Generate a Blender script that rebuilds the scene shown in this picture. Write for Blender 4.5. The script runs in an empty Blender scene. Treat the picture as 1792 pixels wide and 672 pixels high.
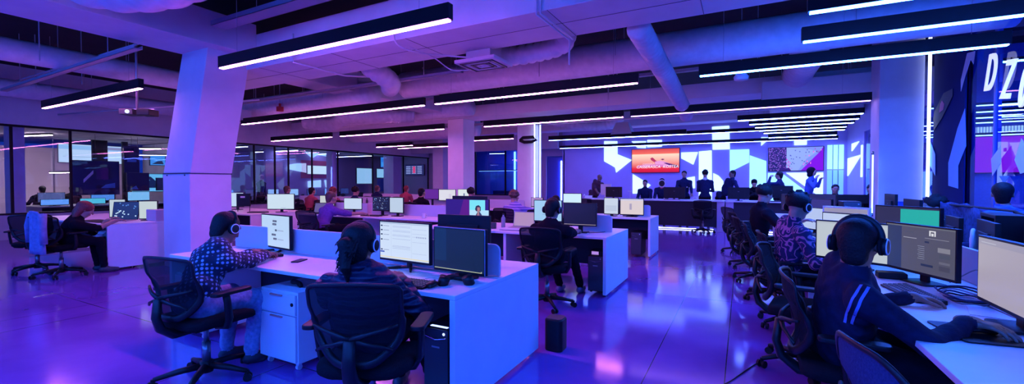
import bpy, math, random
import numpy as np
from mathutils import Vector, Matrix
random.seed(7)
PI = math.pi
sc = bpy.context.scene
COL = sc.collection

# ---------------------------------------------------------------- camera geometry (a level tripod camera 1.42 m up)
FOC = 765.0
PSI = math.radians(27.8)
TH = math.radians(1.2)
CH = 1.42
_R = (math.cos(PSI), math.sin(PSI), 0.0)
_F = (-math.sin(PSI) * math.cos(TH), math.cos(PSI) * math.cos(TH), -math.sin(TH))
_U = (-math.sin(PSI) * math.sin(TH), math.cos(PSI) * math.sin(TH), math.cos(TH))

def _ray(x, y):
    a = (x - 896) / FOC; b = (336 - y) / FOC
    return [_F[i] + a * _R[i] + b * _U[i] for i in range(3)]
def on_z(x, y, z):
    r = _ray(x, y); t = (z - CH) / r[2]
    return (t * r[0], t * r[1], z)
def on_y(x, y, v):
    r = _ray(x, y); t = v / r[1]
    return (t * r[0], v, CH + t * r[2])
def on_x(x, y, v):
    r = _ray(x, y); t = v / r[0]
    return (v, t * r[1], CH + t * r[2])

cam = bpy.data.cameras.new('camera')
camo = bpy.data.objects.new('camera', cam)
COL.objects.link(camo)
cam.sensor_width = 36.0
cam.lens = 36.0 * FOC / 1792.0
cam.clip_start = 0.05
cam.clip_end = 200
mrot = Matrix(((_R[0], _U[0], -_F[0]), (_R[1], _U[1], -_F[1]), (_R[2], _U[2], -_F[2])))
camo.matrix_world = Matrix.Translation((0, 0, CH)) @ mrot.to_4x4()
sc.camera = camo

# ---------------------------------------------------------------- materials
MATS = {}
def mat(name, col=(0.8, 0.8, 0.8), rough=0.5, metal=0.0, spec=0.5, emit=None, es=0.0, noise=0.0, nscale=20.0, bump=0.0, coat=0.0):
    if name in MATS:
        return MATS[name]
    m = bpy.data.materials.new(name)
    m.use_nodes = True
    nt = m.node_tree
    b = nt.nodes['Principled BSDF']
    b.inputs['Base Color'].default_value = (*col, 1)
    b.inputs['Roughness'].default_value = rough
    b.inputs['Metallic'].default_value = metal
    b.inputs['Specular IOR Level'].default_value = spec
    b.inputs['Coat Weight'].default_value = coat
    if emit:
        b.inputs['Emission Color'].default_value = (*emit, 1)
        b.inputs['Emission Strength'].default_value = es
    if noise > 0 or bump > 0:
        tc = nt.nodes.new('ShaderNodeTexCoord')
        n = nt.nodes.new('ShaderNodeTexNoise')
        n.inputs['Scale'].default_value = nscale
        n.inputs['Detail'].default_value = 4
        nt.links.new(tc.outputs['Object'], n.inputs['Vector'])
        if noise > 0:
            r = nt.nodes.new('ShaderNodeValToRGB')
            r.color_ramp.elements[0].position = 0.3
            r.color_ramp.elements[1].position = 0.7
            r.color_ramp.elements[0].color = (*[c * (1 - noise) for c in col], 1)
            r.color_ramp.elements[1].color = (*[min(1, c * (1 + noise)) for c in col], 1)
            nt.links.new(n.outputs['Fac'], r.inputs['Fac'])
            nt.links.new(r.outputs['Color'], b.inputs['Base Color'])
        if bump > 0:
            bp = nt.nodes.new('ShaderNodeBump')
            bp.inputs['Strength'].default_value = bump
            bp.inputs['Distance'].default_value = 0.01
            nt.links.new(n.outputs['Fac'], bp.inputs['Height'])
            nt.links.new(bp.outputs['Normal'], b.inputs['Normal'])
    MATS[name] = m
    return m

def scr(col, s=1.0):
    """something a lit screen shows: emits its own colour, glossy glass in front"""
    key = 'screen_%.2f_%.2f_%.2f_%.1f' % (*col, s)
    return mat(key, (0.01, 0.01, 0.01), 0.25, emit=col, es=s, spec=0.3)

WHITE = mat('white_laminate', (0.78, 0.78, 0.80), 0.38, noise=0.03, nscale=6)
PAINT = mat('painted_plaster', (0.74, 0.74, 0.76), 0.75, noise=0.05, nscale=3, bump=0.05)
PAINTG = mat('grey_plaster', (0.42, 0.42, 0.46), 0.75, noise=0.08, nscale=3, bump=0.05)
BLACKC = mat('dark_ceiling', (0.008, 0.008, 0.01), 0.95, noise=0.4, nscale=2)
BLACK = mat('black_plastic', (0.007, 0.007, 0.009), 0.45, spec=0.3, noise=0.1, nscale=40)
BLACKM = mat('black_metal', (0.006, 0.006, 0.008), 0.5, metal=0.0, spec=0.25)
DARKG = mat('dark_grey_plastic', (0.05, 0.05, 0.06), 0.5)
GREYP = mat('grey_plastic', (0.3, 0.3, 0.33), 0.45)
CHROME = mat('chrome', (0.7, 0.7, 0.72), 0.2, metal=1.0)
STEEL = mat('galvanised_steel', (0.55, 0.55, 0.58), 0.45, metal=0.7)
FABK = mat('black_fabric', (0.007, 0.007, 0.010), 0.95, spec=0.15, noise=0.3, nscale=120, bump=0.3)
FABB = mat('blue_grey_fabric', (0.025, 0.04, 0.11), 0.9, spec=.2, noise=0.2, nscale=120, bump=0.3)
DUCT = mat('white_duct_wrap', (0.76, 0.76, 0.8), 0.6, noise=0.08, nscale=8, bump=0.3)
DIVM = mat('divider_panel', (0.62, 0.58, 0.66), 0.6)
PAPER = mat('paper', (0.8, 0.8, 0.76), 0.8)
CARPETM = mat('dark_modesty', (0.02, 0.02, 0.03), 0.8)
ORANGE = mat('orange_handle', (0.8, 0.25, 0.2), 0.5)
SKIN = mat('skin', (0.42, 0.23, 0.17), 0.55, noise=0.06, nscale=30)
SKIN2 = mat('skin_deep', (0.22, 0.11, 0.08), 0.55, noise=0.06, nscale=30)
HAIRB = mat('black_hair', (0.006, 0.005, 0.006), 0.6, spec=.25, noise=0.5, nscale=90, bump=0.5)
HAIRR = mat('red_brown_hair', (0.20, 0.03, 0.02), 0.5, noise=0.5, nscale=90, bump=0.5)
HAIRG = mat('brown_hair', (0.10, 0.045, 0.03), 0.5, noise=0.5, nscale=90, bump=0.5)

def mesh_fabric():
    m = bpy.data.materials.new('mesh_back_fabric'); m.use_nodes = True
    nt = m.node_tree; b = nt.nodes['Principled BSDF']
    b.inputs['Base Color'].default_value = (0.007, 0.008, 0.014, 1); b.inputs['Roughness'].default_value = 0.9; b.inputs['Specular IOR Level'].default_value = .2
    tr = nt.nodes.new('ShaderNodeBsdfTransparent'); mx = nt.nodes.new('ShaderNodeMixShader')
    mx.inputs[0].default_value = 0.90
    nt.links.new(tr.outputs[0], mx.inputs[1]); nt.links.new(b.outputs[0], mx.inputs[2])
    nt.links.new(mx.outputs[0], nt.nodes['Material Output'].inputs['Surface'])
    return m
MESHF = mesh_fabric()

def glass_mat(name, tint=(0.85, 0.9, 1.0), refl=1.0):
    m = bpy.data.materials.new(name); m.use_nodes = True
    nt = m.node_tree; nt.nodes.remove(nt.nodes['Principled BSDF'])
    tr = nt.nodes.new('ShaderNodeBsdfTransparent'); tr.inputs[0].default_value = (*tint, 1)
    gl = nt.nodes.new('ShaderNodeBsdfGlossy'); gl.inputs['Roughness'].default_value = 0.02
    gl.inputs['Color'].default_value = (refl, refl, refl, 1)
    fr = nt.nodes.new('ShaderNodeFresnel'); fr.inputs[0].default_value = 1.6
    mx = nt.nodes.new('ShaderNodeMixShader')
    ge = nt.nodes.new('ShaderNodeNewGeometry'); iv = nt.nodes.new('ShaderNodeMath'); iv.operation = 'SUBTRACT'; iv.inputs[0].default_value = 1.0
    mu = nt.nodes.new('ShaderNodeMath'); mu.operation = 'MULTIPLY'
    nt.links.new(ge.outputs['Backfacing'], iv.inputs[1]); nt.links.new(iv.outputs[0], mu.inputs[0]); nt.links.new(fr.outputs[0], mu.inputs[1])
    nt.links.new(mu.outputs[0], mx.inputs[0]); nt.links.new(tr.outputs[0], mx.inputs[1]); nt.links.new(gl.outputs[0], mx.inputs[2])
    nt.links.new(mx.outputs[0], nt.nodes['Material Output'].inputs['Surface'])
    return m
GLASS = glass_mat('clear_glass')
GLASSB = glass_mat('blue_tinted_glass', (0.6, 0.74, 1.0))

# ---------------------------------------------------------------- mesh builder
class MB:
    def __init__(s): s.v = []; s.f = []; s.m = []; s.mats = []; s.cur = 0
    def use(s, m):
        if m not in s.mats: s.mats.append(m)
        s.cur = s.mats.index(m); return s
    def face(s, idx): s.f.append(tuple(idx)); s.m.append(s.cur)
    def poly(s, pts):
        b = len(s.v); s.v += [tuple(p) for p in pts]; s.face(range(b, b + len(pts))); return s
    def box(s, x0, x1, y0, y1, z0, z1):
        b = len(s.v)
        s.v += [(x0, y0, z0), (x1, y0, z0), (x1, y1, z0), (x0, y1, z0), (x0, y0, z1), (x1, y0, z1), (x1, y1, z1), (x0, y1, z1)]
        for q in ((0, 3, 2, 1), (4, 5, 6, 7), (0, 1, 5, 4), (1, 2, 6, 5), (2, 3, 7, 6), (3, 0, 4, 7)):
            s.face([b + i for i in q])
        return s
    def hexa(s, p):      # eight points: four bottom, four top
        b = len(s.v); s.v += [tuple(q) for q in p]
        for q in ((0, 3, 2, 1), (4, 5, 6, 7), (0, 1, 5, 4), (1, 2, 6, 5), (2, 3, 7, 6), (3, 0, 4, 7)):
            s.face([b + i for i in q])
        return s
    def ring(s, c, u, w, r, ru, n):
        return [tuple(c[i] + r * math.cos(2 * PI * k / n) * u[i] + ru * math.sin(2 * PI * k / n) * w[i] for i in range(3)) for k in range(n)]
    def tube(s, pts, r, n=10, caps=True, flat=1.0, up=None):
        pts = [Vector(p) for p in pts]
        rs = r if isinstance(r, (list, tuple)) else [r] * len(pts)
        b0 = len(s.v); prev = None
        for i, p in enumerate(pts):
            d = (pts[min(i + 1, len(pts) - 1)] - pts[max(i - 1, 0)])
            if d.length < 1e-9: d = Vector((0, 0, 1))
            d.normalize()
            if prev is None:
                a = Vector(up) if up else (Vector((0, 0, 1)) if abs(d.z) < 0.9 else Vector((0, 1, 0)))
                u = (a - d * a.dot(d)).normalized()
            else:
                u = (prev - d * prev.dot(d)).normalized()
            prev = u; w = d.cross(u)
            s.v += s.ring(p, u, w, rs[i], rs[i] * flat, n)
        for i in range(len(pts) - 1):
            for k in range(n):
                a = b0 + i * n + k; c = b0 + i * n + (k + 1) % n
                s.face((a, c, c + n, a + n))
        if caps:
            s.face([b0 + k for k in range(n)][::-1]); s.face([b0 + (len(pts) - 1) * n + k for k in range(n)])
        return s
    def cyl(s, a, b, r0, r1=None, n=16): return s.tube([a, b], [r0, r0 if r1 is None else r1], n)
    def ell(s, c, r, n=14, m=8, rot=None):
        b = len(s.v)
        R = rot or Matrix.Identity(3)
        for i in range(m + 1):
            t = PI * i / m
            for k in range(n):
                a = 2 * PI * k / n
                q = R @ Vector((r[0] * math.sin(t) * math.cos(a), r[1] * math.sin(t) * math.sin(a), r[2] * math.cos(t)))
                s.v.append((c[0] + q.x, c[1] + q.y, c[2] + q.z))
        for i in range(m):
            for k in range(n):
                a = b + i * n + k; d = b + i * n + (k + 1) % n
                s.face((a, a + n, d + n, d))
        return s
    def prism(s, poly, z0, z1, tf=lambda x, y, z: (x, y, z)):
        b = len(s.v); n = len(poly)
        s.v += [tf(x, y, z0) for x, y in poly] + [tf(x, y, z1) for x, y in poly]
        s.face([b + i for i in range(n)][::-1]); s.face([b + n + i for i in range(n)])
        for i in range(n):
            j = (i + 1) % n; s.face((b + i, b + j, b + n + j, b + n + i))
        return s
    def build(s, name, m=None, parent=None, smooth=False, bevel=0.0, seg=2):
        me = bpy.data.meshes.new(name)
        me.from_pydata(s.v, [], s.f)
        ms = s.mats if s.mats else [m]
        for x in ms: me.materials.append(x)
        if s.mats: me.polygons.foreach_set('material_index', s.m)
        me.update()
        o = bpy.data.objects.new(name, me); COL.objects.link(o)
        if parent is not None: o.parent = parent
        if smooth:
            for p in me.polygons: p.use_smooth = True
        if bevel > 0:
            b = o.modifiers.new('edge', 'BEVEL'); b.width = bevel; b.segments = seg; b.limit_method = 'ANGLE'; b.angle_limit = 0.9
            for p in me.polygons: p.use_smooth = True
            w = o.modifiers.new('wn', 'WEIGHTED_NORMAL')
        return o

def rrect(x0, x1, y0, y1, r, n=5, corners=(1, 1, 1, 1)):
    """rounded rectangle outline, counter-clockwise; corners bl, br, tr, tl"""
    out = []
    for (cx, cy, a0, k, px, py) in ((x0 + r, y0 + r, PI, 0, x0, y0), (x1 - r, y0 + r, 1.5 * PI, 1, x1, y0), (x1 - r, y1 - r, 0, 2, x1, y1), (x0 + r, y1 - r, PI / 2, 3, x0, y1)):
        if corners[k]:
            out += [(cx + r * math.cos(a0 + PI / 2 * i / n), cy + r * math.sin(a0 + PI / 2 * i / n)) for i in range(n + 1)]
        else: out.append((px, py))
    return out

def props(o, label=None, cat=None, group=None, kind=None):
    if label: o['label'] = label
    if cat: o['category'] = cat
    if group: o['group'] = group
    if kind: o['kind'] = kind
    return o
def thing(name, label, cat, loc=(0, 0, 0), rz=0.0, group=None):
    o = bpy.data.objects.new(name, None); COL.objects.link(o)
    o.empty_display_size = 0.1
    o.location = loc; o.rotation_euler = (0, 0, rz)
    return props(o, label, cat, group)
def struct(name, mb, m=None, label=None, cat=None, bevel=0.0, smooth=False, group=None, parent=None):
    o = mb.build(name, m, parent, smooth=smooth, bevel=bevel)
    if parent is None: props(o, label, cat or 'structure', group, 'structure')
    return o
KIDS = {}
def kids(o): return [c for c in bpy.data.objects if c.parent == o]
def tree(o): return (o, [tree(c) for c in kids(o)])
def dup_tree(t, parent=None):
    o, ch = t
    c = o.copy(); COL.objects.link(c); c.parent = parent
    for k in ch: dup_tree(k, c)
    return c
def dup(t, loc, rz, label, group=None):
    c = dup_tree(t); c.location = loc; c.rotation_euler = (0, 0, rz); c['label'] = label
    if group: c['group'] = group
    return c
# ---------------------------------------------------------------- people: one continuous skin grown from a distance field
def _v(*a): return np.array(a, float)
class Field:
    def __init__(s): s.p = []
    def cone(s, a, b, r1, r2, m=0, k=0.03): s.p.append(('c', np.array(a, float), np.array(b, float), r1, r2, m, k, None)); return s
    def ell(s, c, r, m=0, k=0.02, R=None, op='u'): s.p.append(('e', np.array(c, float), np.array(r, float), 0, 0, m, k, R, op)); return s
    def mesh(s, h, wrinkle=0.0, wm=()):
        lo = np.full(3, 1e9); hi = np.full(3, -1e9); bb = []
        for q in s.p:
            if q[0] == 'c':
                l = np.minimum(q[1] - q[3], q[2] - q[4]); u = np.maximum(q[1] + q[3], q[2] + q[4])
            else:
                r = max(q[2]); l = q[1] - r; u = q[1] + r
            bb.append((l, u))
            if not (q[0] == 'e' and q[8] == 's'): lo = np.minimum(lo, l); hi = np.maximum(hi, u)
        lo -= 0.05; hi += 0.05
        n = np.ceil((hi - lo) / h).astype(int) + 1
        f = np.full(n, 0.2, np.float32); raw = np.full(n, 9.0, np.float32); mi = np.zeros(n, np.int8)
        for q, (l, u) in zip(s.p, bb):
            k = q[6]; pad = k + 3 * h + 0.012
            a = np.clip(np.floor((l - pad - lo) / h).astype(int), 0, n); b = np.clip(np.ceil((u + pad - lo) / h).astype(int) + 1, 0, n)
            if np.any(b - a < 1): continue
            sl = tuple(slice(a[i], b[i]) for i in range(3))
            X = (lo[0] + h * np.arange(a[0], b[0]))[:, None, None].astype(np.float32)
            Y = (lo[1] + h * np.arange(a[1], b[1]))[None, :, None].astype(np.float32)
            Z = (lo[2] + h * np.arange(a[2], b[2]))[None, None, :].astype(np.float32)
            if q[0] == 'c':
                A, B = q[1], q[2]; ab = B - A; L = max(float(ab @ ab), 1e-9)
                t = ((X - A[0]) * ab[0] + (Y - A[1]) * ab[1] + (Z - A[2]) * ab[2]) / L
                t = np.clip(t, 0, 1)
                d = np.sqrt((X - A[0] - t * ab[0]) ** 2 + (Y - A[1] - t * ab[1]) ** 2 + (Z - A[2] - t * ab[2]) ** 2) - (q[3] + (q[4] - q[3]) * t)
                op = 'u'
            else:
                c, r, R, op = q[1], q[2], q[7], q[8]
                dx, dy, dz = X - c[0], Y - c[1], Z - c[2]
                if R is not None:
                    dx, dy, dz = (R[0, 0] * dx + R[1, 0] * dy + R[2, 0] * dz, R[0, 1] * dx + R[1, 1] * dy + R[2, 1] * dz, R[0, 2] * dx + R[1, 2] * dy + R[2, 2] * dz)
                k0 = np.sqrt((dx / r[0]) ** 2 + (dy / r[1]) ** 2 + (dz / r[2]) ** 2)
                k1 = np.sqrt((dx / r[0] ** 2) ** 2 + (dy / r[1] ** 2) ** 2 + (dz / r[2] ** 2) ** 2) + 1e-6
                d = k0 * (k0 - 1) / k1
                if min(r) < 0.5 * max(r): d = np.maximum(d, (k0 - 1) * min(r))
            g = f[sl]
            if op == 's':
                f[sl] = np.maximum(g, -d); continue
            hh = np.clip(0.5 + 0.5 * (g - d) / k, 0, 1)
            f[sl] = d * hh + g * (1 - hh) - k * hh * (1 - hh)
            w = raw[sl]; sel = d < w
            w[sel] = d[sel] if d.shape == w.shape else np.broadcast_to(d, w.shape)[sel]
            mm = mi[sl]; mm[sel] = q[5]
        if wrinkle > 0:
            X = (lo[0] + h * np.arange(n[0]))[:, None, None]; Y = (lo[1] + h * np.arange(n[1]))[None, :, None]; Z = (lo[2] + h * np.arange(n[2]))[None, None, :]
            w = np.sin(38 * X + 22 * Z + 2 * np.sin(17 * Y)) * np.sin(31 * Y - 40 * Z + 1.5 * np.sin(23 * X)) + 0.6 * np.sin(75 * Z + 30 * X + 3 * np.sin(26 * Y))
            cl = np.isin(mi, list(wm))
            f = f + (wrinkle * w * cl).astype(np.float32)
        return nets(f, mi, lo, h)

def nets(f, mi, lo, h):
    s = f < 0
    c = [s[i:s.shape[0] - 1 + i, j:s.shape[1] - 1 + j, k:s.shape[2] - 1 + k] for i in (0, 1) for j in (0, 1) for k in (0, 1)]
    anyv = np.zeros_like(c[0]); allv = np.ones_like(c[0])
    for x in c: anyv |= x; allv &= x
    mask = anyv & ~allv
    idx = np.argwhere(mask)
    vid = np.full(mask.shape, -1, np.int64); vid[mask] = np.arange(len(idx))
    acc = np.zeros((len(idx), 3)); cnt = np.zeros(len(idx))
    cor = {(i, j, k): f[idx[:, 0] + i, idx[:, 1] + j, idx[:, 2] + k].astype(float) for i in (0, 1) for j in (0, 1) for k in (0, 1)}
    for a in cor:
        for ax in range(3):
            if a[ax] == 0:
                b = list(a); b[ax] = 1; b = tuple(b)
                fa, fb = cor[a], cor[b]; cr = (fa < 0) != (fb < 0)
                t = np.where(cr, fa / np.where(cr, fa - fb, 1), 0)
                p = np.tile(np.array(a, float), (len(idx), 1)); p[:, ax] += t
                acc += p * cr[:, None]; cnt += cr
    V = lo + h * (idx + acc / np.maximum(cnt, 1)[:, None])
    F = []; M = []
    for ax in range(3):
        sa = [slice(1, -1)] * 3; sa[ax] = slice(0, -1)
        sb = list(sa); sb[ax] = slice(1, None)
        A, B = s[tuple(sa)], s[tuple(sb)]
        e = np.argwhere(A != B)
        if len(e) == 0: continue
        inside = A[tuple(e.T)]
        g = e.copy()
        for q in range(3):
            if q != ax: g[:, q] += 1
        u, w = [(1, 2), (2, 0), (0, 1)][ax]
        def cell(du, dw):
            z = g.copy(); z[:, u] -= du; z[:, w] -= dw
            return vid[tuple(z.T)]
        q = np.stack([cell(1, 1), cell(0, 1), cell(0, 0), cell(1, 0)], 1)
        q[~inside] = q[~inside][:, ::-1]
        gi = g.copy(); gi[~inside, ax] += 1
        F.append(q); M.append(mi[tuple(gi.T)])
    return V, np.concatenate(F), np.concatenate(M)

def mesh_obj(name, V, F, M, mats, parent=None):
    me = bpy.data.meshes.new(name)
    me.vertices.add(len(V)); me.vertices.foreach_set('co', V.astype(np.float32).ravel())
    me.loops.add(len(F) * 4); me.loops.foreach_set('vertex_index', F.astype(np.int32).ravel())
    me.polygons.add(len(F)); me.polygons.foreach_set('loop_start', np.arange(0, len(F) * 4, 4, dtype=np.int32))
    for m in mats: me.materials.append(m)
    me.polygons.foreach_set('material_index', M.astype(np.int32))
    me.polygons.foreach_set('use_smooth', np.ones(len(F), bool))
    me.update(calc_edges=True); me.validate()
    o = bpy.data.objects.new(name, me); COL.objects.link(o)
    if parent is not None: o.parent = parent
    return o

def unit(a):
    n = np.linalg.norm(a); return a / n if n > 1e-9 else a
def ik(a, b, l1, l2, hint):
    d = b - a; L = np.linalg.norm(d)
    if L > (l1 + l2) * 0.995: b = a + d / L * (l1 + l2) * 0.995; L = (l1 + l2) * 0.995; d = b - a
    x = (l1 * l1 - l2 * l2 + L * L) / (2 * L)
    hgt = math.sqrt(max(l1 * l1 - x * x, 0)); u = d / L
    n = unit(hint - u * (hint @ u))
    return a + u * x + n * hgt, b

def hand(F, w, u, n, side, m, curl=0.5, sc_=1.0):
    """w wrist, u pointing direction, n palm-side direction, side +1 right hand / -1 left hand"""
    u = unit(u); n = unit(n - u * (n @ u)); t = np.cross(u, n) * side          # thumb side
    S = sc_
    F.cone(w - u * 0.03, w + u * 0.02 * S, 0.024 * S, 0.026 * S, m, 0.02)
    for i, (o, L, k) in enumerate(((0.030, 0.080, 0.95), (0.010, 0.086, 1.05), (-0.011, 0.082, 0.98), (-0.030, 0.072, 0.78))):
        kn = w + u * L * S + t * o * S
        F.cone(w + u * 0.02 * S + t * o * 0.6 * S, kn, 0.014 * S, 0.0115 * S, m, 0.012)
        a = curl * 0.7; p = kn; d = u + t * o * 2.5
        for seg, (l, r) in enumerate(((0.042, 0.0092), (0.026, 0.0084), (0.020, 0.0074))):
            d2 = unit(d) * math.cos(a) + n * math.sin(a)
            q = p + unit(d2) * l * k * S
            F.cone(p, q, r * S * 1.04, r * S, m, 0.004); p = q; a += curl * 0.75
    tb = w + u * 0.022 * S + t * 0.026 * S
    t1 = tb + (u * 0.55 + t * 0.7 + n * 0.25) * 0.042 * S
    t2 = t1 + (u * 0.85 + t * 0.25 + n * 0.35) * 0.034 * S
    t3 = t2 + (u * 0.95 - t * 0.05 + n * 0.35) * 0.024 * S
    F.cone(tb, t1, 0.015 * S, 0.0115 * S, m, 0.012); F.cone(t1, t2, 0.0110 * S, 0.0098 * S, m, 0.005); F.cone(t2, t3, 0.0098 * S, 0.008 * S, m, 0.004)

def head_shapes(F, H, R, m, S=1.0, beard=None):
    P = lambda x, y, z: H + R @ (np.array([x, y, z]) * S)
    e = lambda x, y, z, a, b, c, k=0.02, mm=m, rr=None: F.ell(P(x, y, z), (a * S, b * S, c * S), mm, k, R if rr is None else rr)
    e(0, -0.012, 0.035, 0.074, 0.092, 0.082)
    e(0, 0.022, -0.012, 0.062, 0.070, 0.090)
    e(0, 0.045, -0.075, 0.040, 0.040, 0.034, 0.03, beard if beard is not None else m)
    e(0, 0.083, 0.035, 0.048, 0.016, 0.020, 0.02)            # brow
    F.cone(P(0, 0.090, 0.018), P(0, 0.113, -0.022), 0.008 * S, 0.013 * S, m, 0.010)   # nose
    for sx in (-1, 1):
        e(sx * 0.030, 0.083, 0.008, 0.013, 0.011, 0.010, 0.004)                 # eyes
        e(sx * 0.042, 0.066, -0.020, 0.022, 0.022, 0.020, 0.02)                # cheeks
        e(sx * 0.076, -0.006, -0.002, 0.009, 0.020, 0.032, 0.008)              # ears
    e(0, 0.094, -0.045, 0.024, 0.010, 0.0065, 0.005); e(0, 0.092, -0.057, 0.020, 0.010, 0.007, 0.005)  # lips

def rotm(yaw, pitch=0, roll=0):
    return np.array(Matrix.Rotation(yaw, 3, 'Z') @ Matrix.Rotation(pitch, 3, 'X') @ Matrix.Rotation(roll, 3, 'Y'))

def hair_mesh(H, R, style, S, h):
    F = Field(); P = lambda x, y, z: H + R @ (np.array([x, y, z]) * S)
    def e(x, y, z, a, b, c, k=0.015, op='u'): F.ell(P(x, y, z), (a * S, b * S, c * S), 0, k, R, op)
    if style == 'short':
        e(0, -0.020, 0.045, 0.083, 0.100, 0.085); e(0, -0.060, 0.000, 0.066, 0.052, 0.070); e(0, -0.058, -0.055, 0.056, 0.040, 0.05)
    elif style == 'curly':
        e(0, -0.018, 0.052, 0.094, 0.108, 0.092)
        rr = random.Random(3)
        for i in range(60):
            a = rr.uniform(0, 2 * PI); t = rr.uniform(0.1, 1.9)
            y = -0.018 + 0.105 * math.sin(t) * math.sin(a); z = 0.05 + 0.088 * math.cos(t); x = 0.092 * math.sin(t) * math.cos(a)
            if y > 0.06 and z < 0.07: continue
            F.ell(P(x, y, z), (0.022 * S,) * 3, 0, 0.006)
    elif style in ('long', 'pony'):
        e(0, -0.018, 0.045, 0.096, 0.110, 0.092); e(0, -0.058, -0.03, 0.086, 0.066, 0.11)
        if style == 'long':
            for sx in (-1, 0, 1):
                F.cone(P(sx * 0.055, -0.05, -0.02), P(sx * 0.075, -0.065 + abs(sx) * 0.02, -0.25), 0.045 * S, 0.03 * S, 0, 0.03)
        else:
            F.cone(P(0, -0.10, 0.02), P(0.0, -0.155, -0.01), 0.026 * S, 0.036 * S, 0, 0.015)
            F.cone(P(0.0, -0.155, -0.01), P(0.02, -0.16, -0.14), 0.036 * S, 0.022 * S, 0, 0.02)
            F.cone(P(0.02, -0.16, -0.14), P(0.03, -0.13, -0.23), 0.022 * S, 0.006 * S, 0, 0.02)
            rr = random.Random(5)
            for i in range(26):                       # loose strands
                x = rr.uniform(-0.05, 0.05)
                F.cone(P(x, -0.10, rr.uniform(-0.02, 0.08)), P(x * 1.2 + rr.uniform(-.02, .02), -0.165 - rr.uniform(0, 0.03), rr.uniform(-0.17, -0.02)), 0.008, 0.004, 0, 0.004)
    elif style == 'fluffy':
        e(0, -0.015, 0.055, 0.098, 0.112, 0.085)
        rr = random.Random(9)
        for i in range(40):
            a = rr.uniform(0, 2 * PI); t = rr.uniform(0.0, 1.5)
            c = (0.085 * math.sin(t) * math.cos(a), -0.015 + 0.1 * math.sin(t) * math.sin(a), 0.06 + 0.085 * math.cos(t))
            F.cone(P(*c), P(c[0] * 1.18, (c[1]) * 1.18, c[2] + 0.02), 0.018, 0.006, 0, 0.006)
    elif style == 'beanie':
        e(0, -0.014, 0.060, 0.086, 0.102, 0.078); e(0, -0.02, 0.02, 0.084, 0.100, 0.03)
    elif style == 'hood':
        e(0, -0.030, 0.030, 0.104, 0.118, 0.118); e(0, -0.05, -0.09, 0.10, 0.085, 0.07, 0.04)
    e(0, 0.100, -0.030, 0.062, 0.075, 0.085, 0.01, 's')
    return F.mesh(h)

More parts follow.
